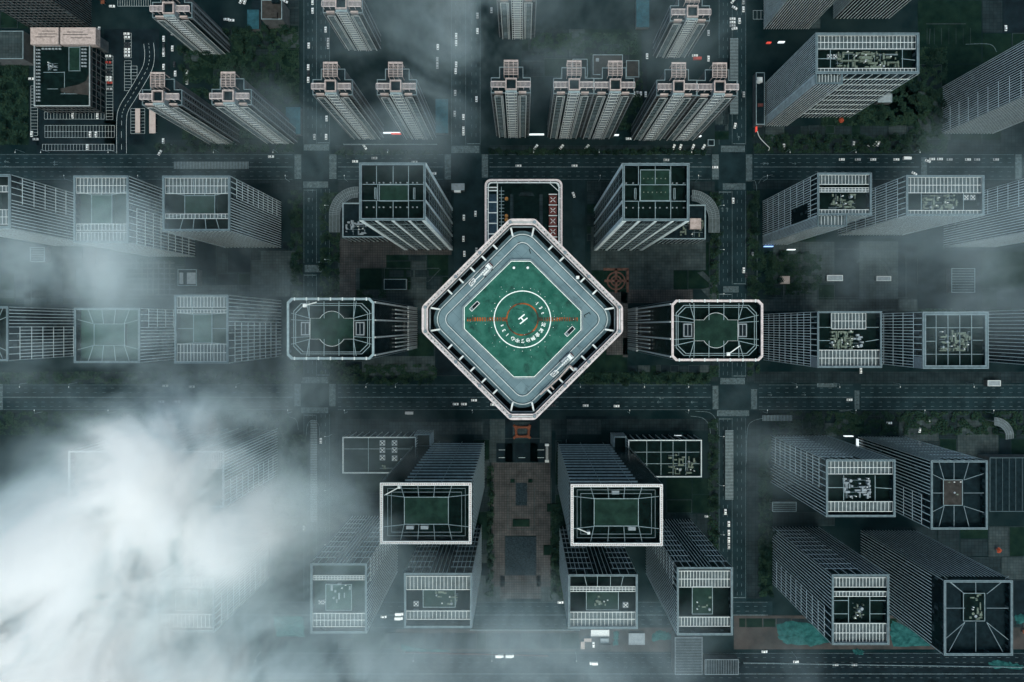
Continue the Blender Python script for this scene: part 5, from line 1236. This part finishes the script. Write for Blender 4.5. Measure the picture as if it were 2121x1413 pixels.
CARS = [
 ('upper left car park row nearest the garden roof block', 'top', [(225,117,0,'white'),(225,130,0,'red'),(225,146,0,'black'),(226,161,0,'white'),(226,166.5,0,'white'),(228,172,0,'red'),(227,185,0,'silver'),(226,154,0,'black')]),
 ('middle bay row of the upper left car park', 'top', [(263,71,0,'white'),(264,78,0,'white'),(264,91,0,'black'),(264,97,0,'black'),(264,103,0,'white'),(264,109,0,'white'),(264,116,0,'white')]),
 ('lane west of the clear apartment towers', 'top', [(340,81,90,'white'),(340,95,90,'black'),(340,104,90,'silver'),(340,112,90,'white'),(340,139,90,'white'),(339,293,90,'white'),(332,317,60,'white'),(352,304,50,'silver')]),
 ('lane just east of the ramp', 'top', [(358,68,80,'silver'),(358,101,90,'white'),(362,134,90,'black'),(364,153,90,'white'),(388,151,90,'white'),(388,170,90,'white')]),
 ('southern bays of the upper left car park', 'left', [(67,278,90,'white'),(75,289,0,'silver'),(152,240,90,'white'),(188,279,90,'white'),(200,279,90,'white'),(182,305,90,'white'),(203,241,90,'white')]),
 ('yard beside the striped corner tower', 'top', [(206,62,80,'white'),(233,14,0,'white'),(66,164,0,'white')]),
 ('garden drive at the top left', 'left', [(470,41,0,'white'),(480,43,0,'white'),(500,3,60,'white'),(508,4,70,'white'),(591,4,-20,'white')]),
 ('west street above the upper avenue', 'top', [(648,5,90,'white'),(648,23,90,'white'),(675,62,90,'white'),(680,85,90,'silver'),(680,96,90,'silver'),(640,95,90,'white'),(639,140,90,'white'),(639,153,90,'black'),(639,166,90,'white'),(677,246,90,'white'),(676,284,90,'white'),(652,284,90,'silver')]),
 ('misty middle street above the upper avenue', 'top', [(1018,22,90,'silver'),(989,33,90,'silver'),(989,65,90,'white'),(945,75,90,'white'),(945,90,90,'white'),(907,98,90,'white'),(906,125,90,'silver'),(906,137,90,'silver'),(945,134,90,'white'),(944,148,90,'white'),(943,193,90,'silver'),(987,206,90,'white'),(942,236,90,'silver'),(960,243,90,'white'),(960,258,90,'black'),(960,266,90,'white'),(960,275,90,'white')]),
 ('slanted bays along the upper avenue', 'left', [(756,305,-55,'white'),(1110,305,55,'white'),(1163,305,50,'white'),(1216,305,50,'white'),(1302,288,0,'white'),(1395,305,65,'white'),(1409,305,70,'white'),(1425,287,0,'silver'),(1435,305,65,'white'),(1457,305,60,'white')]),
 ('upper avenue west of the east street', 'left', [(562,325,0,'white'),(736,335,0,'white'),(776,328,0,'silver'),(859,336,0,'silver'),(898,360,0,'white'),(1074,344,0,'white'),(1190,344,0,'white'),(1380,332,0,'silver'),(1481,347,0,'white')]),
 ('upper avenue east of the east street', 'left', [(1743,331,0,'white'),(1776,331,0,'silver'),(1808,331,0,'white'),(1856,331,0,'white'),(1893,360,-30,'white'),(1921,334,-20,'white'),(1930,330,0,'white'),(1946,330,0,'white'),(1966,331,0,'silver'),(2004,331,0,'white'),(2023,331,0,'silver'),(2062,331,0,'silver')]),
 ('gap between the two pairs of twin apartment towers', 'left', [(1313,196,90,'white'),(1320,195,90,'silver'),(1327,196,90,'white'),(1337,196,90,'white')]),
 ('yard behind the canopy-side apartment towers', 'left', [(1340,117,90,'white'),(1439,116,0,'white'),(1467,69,90,'silver'),(1467,122,90,'white')]),
 ('east street above the upper avenue', 'top', [(1518,3,50,'white'),(1539,4,90,'silver'),(1521,17,-30,'white'),(1539,20,90,'white'),(1517,40,0,'white'),(1517,47,0,'white'),(1531,44,90,'white'),(1517,54,0,'silver'),(1521,60,8,'white'),(1540,196,90,'silver'),(1522,261,80,'white')]),
 ('street between the western gridded tower and ring building', 'top', [(985,443,90,'white'),(961,451,90,'white'),(960,495,90,'white'),(987,519,90,'silver'),(962,526,90,'white')]),
 ('east street between the two avenues', 'top', [(1188,404,110,'white'),(1518,416,90,'white'),(1558,528,80,'silver'),(1540,560,90,'white'),(1545,570,90,'black')]),
 ('upper right corner yard', 'top', [(2082,59,90,'white'),(1767,299,80,'silver'),(1800,298,70,'white'),(1811,298,70,'white'),(1818,298,70,'white'),(1623,304,90,'white'),(1675,301,0,'black')]),
 ('lower avenue', 'left', [(335,832,0,'silver'),(343,799,0,'silver'),(368,832,0,'silver'),(398,801,0,'silver'),(944,837,0,'white'),(961,837,0,'white'),(982,829,0,'white'),(1022,838,0,'white'),(1145,840,0,'black'),(1213,840,0,'white'),(1277,841,0,'white'),(1759,828,0,'white'),(1782,768,90,'white'),(1841,876,0,'white'),(1904,890,80,'white'),(1925,870,80,'white')]),
 ('east street below the lower avenue', 'top', [(1502,1060,90,'white'),(1465,1069,0,'silver'),(1509,1085,90,'white'),(1509,1103,90,'white'),(1509,1118,90,'white'),(1509,1131,90,'silver')]),
 ('streets at the bottom and the misty west street', 'top', [(665,913,90,'white'),(630,1094,90,'silver'),(1161,1247,0,'white'),(795,1277,0,'white'),(1229,1335,90,'white'),(1583,1349,0,'white'),(1648,1370,0,'white'),(1730,1376,0,'silver'),(1769,1376,0,'silver')]),
]
FROM = {'top': 'top', 'left': 'left'}
for road, axis, lst in CARS:
    srt = sorted(lst, key=lambda c: c[1] if axis == 'top' else c[0])
    cnt = {}
    for c in srt: cnt.setdefault(c[3], 0)
    for c in srt:
        k = cnt[c[3]]; cnt[c[3]] += 1
        tot = sum(1 for q in srt if q[3] == c[3])
        o = car(*c[:4], 'car')
        tag(o, (f'{ORD[k]} {c[3]} car from the {axis}, {road}' if tot > 1 else f'the only {c[3]} car, {road}'), 'car', 'cars parked or driving on the streets')
for (x,y,a,cn,lab) in ((1877,329,180,'white','tall white box truck in the queue on the upper right avenue'),(828,1270,180,'white','white box truck by the bottom row, upper of the two'),(827,1279,180,'white','white box truck by the bottom row, lower of the two'),(1035,1357,180,'white','white truck on the red-fenced site road, left of two'),(1056,1357,180,'white','white truck on the red-fenced site road, right of two'),(1229,1372,0,'white','white truck on the highway below the site cabins'),(848,855,0,'silver','pale truck with open bed on the lower avenue'),(1443,123,0,'red','orange-red truck behind the canopy-side apartment towers')):
    tag(car(x,y,a,cn,'truck'), lab, 'truck', 'trucks on the streets')

# ------------------------------------------------------------------ trees
def crown_mesh(seed, n=300):
    rr = random.Random(seed); b = MB(); lobes = []
    for _ in range(7):
        a = rr.uniform(0,6.28); d = rr.uniform(.2,2.3); lobes.append((Vector((d*math.cos(a), d*math.sin(a), rr.uniform(4.2,6.6))), rr.uniform(1.2,2.1)))
    lobes.append((Vector((0,0,6.2)), 2.2))
    for i in range(n):
        c, r = lobes[i % len(lobes)]
        d = Vector((rr.gauss(0,1),rr.gauss(0,1),rr.gauss(0,1)*.8+.25)).normalized()*r*rr.uniform(.55,1.08)
        p = c+d; nrm = (d.normalized()+Vector((rr.uniform(-.6,.6),rr.uniform(-.6,.6),rr.uniform(0,.8)))).normalized()
        u = nrm.orthogonal().normalized(); u.rotate(Matrix.Rotation(rr.uniform(0,6.28),3,nrm)); v = nrm.cross(u); s = rr.uniform(.28,.55)
        b.quad(tuple(p-u*s),tuple(p-v*s*.7),tuple(p+u*s),tuple(p+v*s*.7))
    return b
def tree_proto(seed):
    root = bpy.data.objects.new('street_tree', None); col.objects.link(root)
    crown_mesh(seed).build('crown', LEAF, root)
    b = MB(); b.tube((0,0,0),(.1,0,3.4),.24); b.tube((.1,0,3.2),(1.3,.4,5.2),.13); b.tube((.1,0,3.2),(-.9,.9,5.4),.13); b.tube((.1,0,3.2),(0,-1.1,5.3),.12); b.build('trunk', BARK, root)
    return root
tp = [tree_proto(s) for s in range(6)]; used = set()
TREES = [  # (rect in photo pixels at ground, count, scale, label)
 ((700,318,905,320),13,1.0,'dark street tree in the row south of the slanted bays, west part'),
 ((1018,316,1465,319),26,1.0,'dark street tree in the long row north of the upper avenue, centre'),
 ((330,300,520,316),13,1.1,'dark tree in the belt above the misty upper avenue, left'),
 ((0,110,58,300),17,1.2,'dark tree in the garden at the upper left edge'),
 ((480,60,600,285),26,1.25,'dark tree in the park between clear and misty apartment towers'),
 ((380,110,455,150),6,1.1,'dark tree in the courtyard above the clear apartment towers'),
 ((1600,285,1900,316),22,1.1,'dark tree north of the upper avenue, right of the crossing'),
 ((1760,190,1900,255),10,1.1,'dark tree in the garden behind the L-shaped slab'),
 ((1890,110,1950,260),12,1.2,'dark tree beside the upper right yard'),
 ((606,400,624,640),14,1.0,'tree in the row on the west side of the west street'),
 ((668,395,700,760),17,1.0,'tree in the row on the east side of the west street'),
 ((1472,400,1486,560),10,1.2,'tree in the row west of the east street, between the avenues'),
 ((1550,400,1566,600),10,1.1,'tree in the row east of the east street, between the avenues'),
 ((1585,520,1680,600),10,1.2,'dark tree in the right garden near the cream kiosk'),
 ((696,752,742,785),5,1.3,'olive tree clump at the corner below the western chamfered tower'),
 ((750,782,900,792),9,1.0,'tree in the median north of the lower avenue, west part'),
 ((1230,772,1460,792),13,1.0,'tree in the median north of the lower avenue, east part'),
 ((1012,965,1020,1225),13,.95,'dark tree lining the west side of the central square'),
 ((1145,1060,1160,1230),10,1.0,'dark tree lining the east side of the central square'),
 ((1575,905,1592,1230),13,1.1,'tree in the row east of the east street, below the lower avenue'),
 ((1472,900,1484,1240),11,1.0,'tree in the row west of the east street, below the lower avenue'),
 ((1840,130,1842,132),0,1.0,''),
]
rt = random.Random(11); k = 0
for (x0,y0,x1,y1), n, s0, lab in TREES:
    pts = []
    for _ in range(n):
        best = None
        for _ in range(14):
            p = (rt.uniform(x0,x1), rt.uniform(y0,y1)); d = min([math.hypot(p[0]-q[0],p[1]-q[1]) for q in pts] or [99])
            if best is None or d > best[0]: best = (d, p)
        pts.append(best[1])
    for p in pts:
        w = W(*p); pr = tp[k % 6]
        o = pr if k < 6 else dup(pr, (0,0,0), 0)
        o.location = (w[0], w[1], .1); o.rotation_euler = (0,0,rt.uniform(0,6.28)); s = s0*rt.uniform(.8,1.25); o.scale = (s, s, s*rt.uniform(.85,1.1))
        tag(o, lab, 'tree', 'trees: '+lab[:60]); k += 1
# bushes and ground cover that nobody could count
def shrubbery(rects, per):
    rr = random.Random(21); b = MB()
    for (x0,y0,x1,y1) in rects:
        n = int((x1-x0)*(y1-y0)*per)
        for _ in range(n):
            x, y = rr.uniform(x0,x1), rr.uniform(y0,y1)
            if noise.noise(Vector((x*.07,y*.07,0))) < -.1: continue
            w = W(x,y); h = .5+1.6*rr.random(); p = Vector((w[0],w[1],h)); s = rr.uniform(.4,.9)
            nrm = Vector((rr.uniform(-.7,.7),rr.uniform(-.7,.7),1)).normalized(); u = nrm.orthogonal().normalized(); u.rotate(Matrix.Rotation(rr.uniform(0,6.28),3,nrm)); v = nrm.cross(u)
            b.quad(tuple(p-u*s),tuple(p-v*s),tuple(p+u*s),tuple(p+v*s))
    return b.build('shrubbery', LEAF)
tag(shrubbery([(0,100,60,300),(380,60,620,290),(330,300,610,316),(695,313,910,321),(1014,312,1470,321),(1560,280,1960,318),(1700,170,1960,262),(604,395,627,780),(664,400,704,775),(1470,400,1487,780),(1547,396,1572,780),(1570,520,1700,610),(696,755,905,795),
   (1180,772,1475,796),(1010,965,1022,1235),(1140,1050,1168,1240),(1570,900,1598,1235),(1466,868,1487,1240),(1880,100,1960,300),(0,770,600,795),(740,600,800,616),(1600,852,2200,900),(-50,852,600,900),(560,900,635,1100),(1900,640,2200,645),(1100,70,1320,115),(1160,150,1330,270)], .35), kind='stuff')

# ------------------------------------------------------------------ drifting fog: real density grid high above the streets
FOG = """
000000013455422321000000
000000123454221100000000
000011234431110000000011
012211122320000000000121
123221121000000000011223
345313210000000000012324
465310210000000000023234
133434410000000000011122
234543310000000001000000
124664421110000012100000
147986532211000013210000
578986643000000012100000
789987653200000001100000
999865443222111101000000
999755554333333321100000
999876655544444432210000
""".split()
TAU = [0,.05,.12,.22,.36,.6,1.1,2.3,5.0,9.0]
ZA, ZB = 172.0, 268.0; ZM = (ZA+ZB)/2
g0 = np.array([[TAU[int(c)] for c in r] for r in FOG])
g0 = np.pad(g0, 2, mode='edge')
ny, nx = g0.shape
UP = 4
def cub(a, axis):
    n = a.shape[axis]; xs = np.linspace(0, n-1, (n-1)*UP+1); out = []
    for x in xs:
        i = int(min(math.floor(x), n-2)); t = x-i; t = t*t*(3-2*t)*.5+t*.5
        out.append(np.take(a, i, axis)*(1-t)+np.take(a, i+1, axis)*t)
    return np.stack(out, axis)
g1 = cub(cub(g0, 0), 1)
for _ in range(3):
    p = np.pad(g1, 1, mode='edge'); g1 = (p[1:-1,1:-1]*2+p[:-2,1:-1]+p[2:,1:-1]+p[1:-1,:-2]+p[1:-1,2:])/6
hy, hx = g1.shape
verts = []; taus = []
for j in range(hy):
    for i in range(hx):
        px = (i/UP-2+.5)*2121/24; py = (j/UP-2+.5)*1413/16
        x, y = W(px, py, ZM); verts.append((x, y, ZM)); taus.append(float(g1[j,i]))
faces = [(j*hx+i, (j+1)*hx+i, (j+1)*hx+i+1, j*hx+i+1) for j in range(hy-1) for i in range(hx-1)]
fm = bpy.data.meshes.new('fog'); fm.from_pydata(verts, [], faces)
at = fm.attributes.new('tau', 'FLOAT', 'POINT'); at.data.foreach_set('value', taus)
fog = bpy.data.objects.new('fog', fm); col.objects.link(fog); tag(fog, kind='stuff')
FM = bpy.data.materials.new('fog_volume'); FM.use_nodes = True; t = FM.node_tree; t.nodes.clear()
pv = t.nodes.new('ShaderNodeVolumePrincipled'); oo = t.nodes.new('ShaderNodeOutputMaterial'); t.links.new(pv.outputs[0], oo.inputs['Volume'])
at_ = t.nodes.new('ShaderNodeAttribute'); at_.attribute_name = 'density'
cm = t.nodes.new('ShaderNodeMapRange'); cm.inputs[1].default_value = .002; cm.inputs[2].default_value = .03; t.links.new(at_.outputs['Fac'], cm.inputs[0])
cx_ = t.nodes.new('ShaderNodeMix'); cx_.data_type = 'RGBA'; cx_.inputs[6].default_value = (.72,.92,.97,1); cx_.inputs[7].default_value = (.996,.997,.993,1)
t.links.new(cm.outputs[0], cx_.inputs[0]); t.links.new(cx_.outputs[2], pv.inputs['Color'])
pv.inputs['Density'].default_value = 1.0; pv.inputs['Anisotropy'].default_value = -.15
fm.materials.append(FM)
ng = bpy.data.node_groups.new('fog_density', 'GeometryNodeTree')
ng.interface.new_socket('Geometry', in_out='INPUT', socket_type='NodeSocketGeometry'); ng.interface.new_socket('Geometry', in_out='OUTPUT', socket_type='NodeSocketGeometry')
N = ng.nodes.new; Lk = ng.links.new
gi = N('NodeGroupInput'); go = N('NodeGroupOutput'); vc = N('GeometryNodeVolumeCube'); pos = N('GeometryNodeInputPosition')
mnx, mny = W(-60,1475,ZM); mxx, mxy = W(2180,-60,ZM)
vc.inputs['Min'].default_value = (mnx, mny, ZA); vc.inputs['Max'].default_value = (mxx, mxy, ZB)
vc.inputs['Resolution X'].default_value = 340; vc.inputs['Resolution Y'].default_value = 226; vc.inputs['Resolution Z'].default_value = 30
def math_(op, a, b=None, clamp=False):
    n = N('ShaderNodeMath'); n.operation = op; n.use_clamp = clamp
    for i, v in enumerate((a, b)):
        if v is None: continue
        if isinstance(v, (int, float)): n.inputs[i].default_value = v
        else: Lk(v, n.inputs[i])
    return n.outputs[0]
sep = N('ShaderNodeSeparateXYZ'); Lk(pos.outputs[0], sep.inputs[0])
# warp the map lookup with noise so that the banks have torn edges
wn = N('ShaderNodeTexNoise'); wn.inputs['Scale'].default_value = .012; wn.inputs['Detail'].default_value = 4; Lk(pos.outputs[0], wn.inputs['Vector'])
sub = N('ShaderNodeVectorMath'); sub.operation = 'SUBTRACT'; Lk(wn.outputs['Color'], sub.inputs[0]); sub.inputs[1].default_value = (.5,.5,.5)
scl = N('ShaderNodeVectorMath'); scl.operation = 'MULTIPLY'; Lk(sub.outputs[0], scl.inputs[0]); scl.inputs[1].default_value = (60,60,0)
add = N('ShaderNodeVectorMath'); add.operation = 'ADD'; Lk(pos.outputs[0], add.inputs[0]); Lk(scl.outputs[0], add.inputs[1])
flat = N('ShaderNodeVectorMath'); flat.operation = 'MULTIPLY_ADD'; Lk(add.outputs[0], flat.inputs[0]); flat.inputs[1].default_value = (1,1,0); flat.inputs[2].default_value = (0,0,ZM)
na = N('GeometryNodeInputNamedAttribute'); na.data_type = 'FLOAT'; na.inputs[0].default_value = 'tau'
sn = N('GeometryNodeSampleNearestSurface'); sn.data_type = 'FLOAT'; Lk(gi.outputs[0], sn.inputs['Mesh']); Lk(na.outputs[0], sn.inputs['Value']); Lk(flat.outputs[0], sn.inputs['Sample Position'])
n1 = N('ShaderNodeTexNoise'); n1.inputs['Scale'].default_value = .017; n1.inputs['Detail'].default_value = 9; n1.inputs['Roughness'].default_value = .74; n1.inputs['Distortion'].default_value = .8
Lk(pos.outputs[0], n1.inputs['Vector'])
mr = N('ShaderNodeMapRange'); Lk(n1.outputs[0], mr.inputs[0]); mr.inputs[1].default_value = .43; mr.inputs[2].default_value = .64; mr.inputs[3].default_value = 0.0; mr.inputs[4].default_value = 2.3
zz = math_('DIVIDE', math_('SUBTRACT', sep.outputs[2], ZM), (ZB-ZA)/2)
prof = math_('SUBTRACT', 1.0, math_('MULTIPLY', zz, zz), True)
dens = math_('MULTIPLY', math_('MULTIPLY', sn.outputs[0], mr.outputs[0]), math_('DIVIDE', prof, (ZB-ZA)*.667))
dens = math_('MAXIMUM', math_('SUBTRACT', dens, .0006), 0.0)
Lk(dens, vc.inputs['Density'])
sm = N('GeometryNodeSetMaterial'); Lk(vc.outputs[0], sm.inputs[0]); sm.inputs['Material'].default_value = FM; Lk(sm.outputs[0], go.inputs[0])
md = fog.modifiers.new('fog_density', 'NODES'); md.node_group = ng

# thin even haze round the whole scene
hz = MB(); hz.box(-1600,-1600,-1,1600,1600,H+6)
HM = bpy.data.materials.new('haze_air'); HM.use_nodes = True; t = HM.node_tree; t.nodes.clear()
hv = t.nodes.new('ShaderNodeVolumePrincipled'); ho = t.nodes.new('ShaderNodeOutputMaterial'); t.links.new(hv.outputs[0], ho.inputs['Volume'])
hv.inputs['Color'].default_value = (.25,.85,.95,1); hv.inputs['Density'].default_value = .000009
tag(hz.build('haze', HM), kind='stuff')
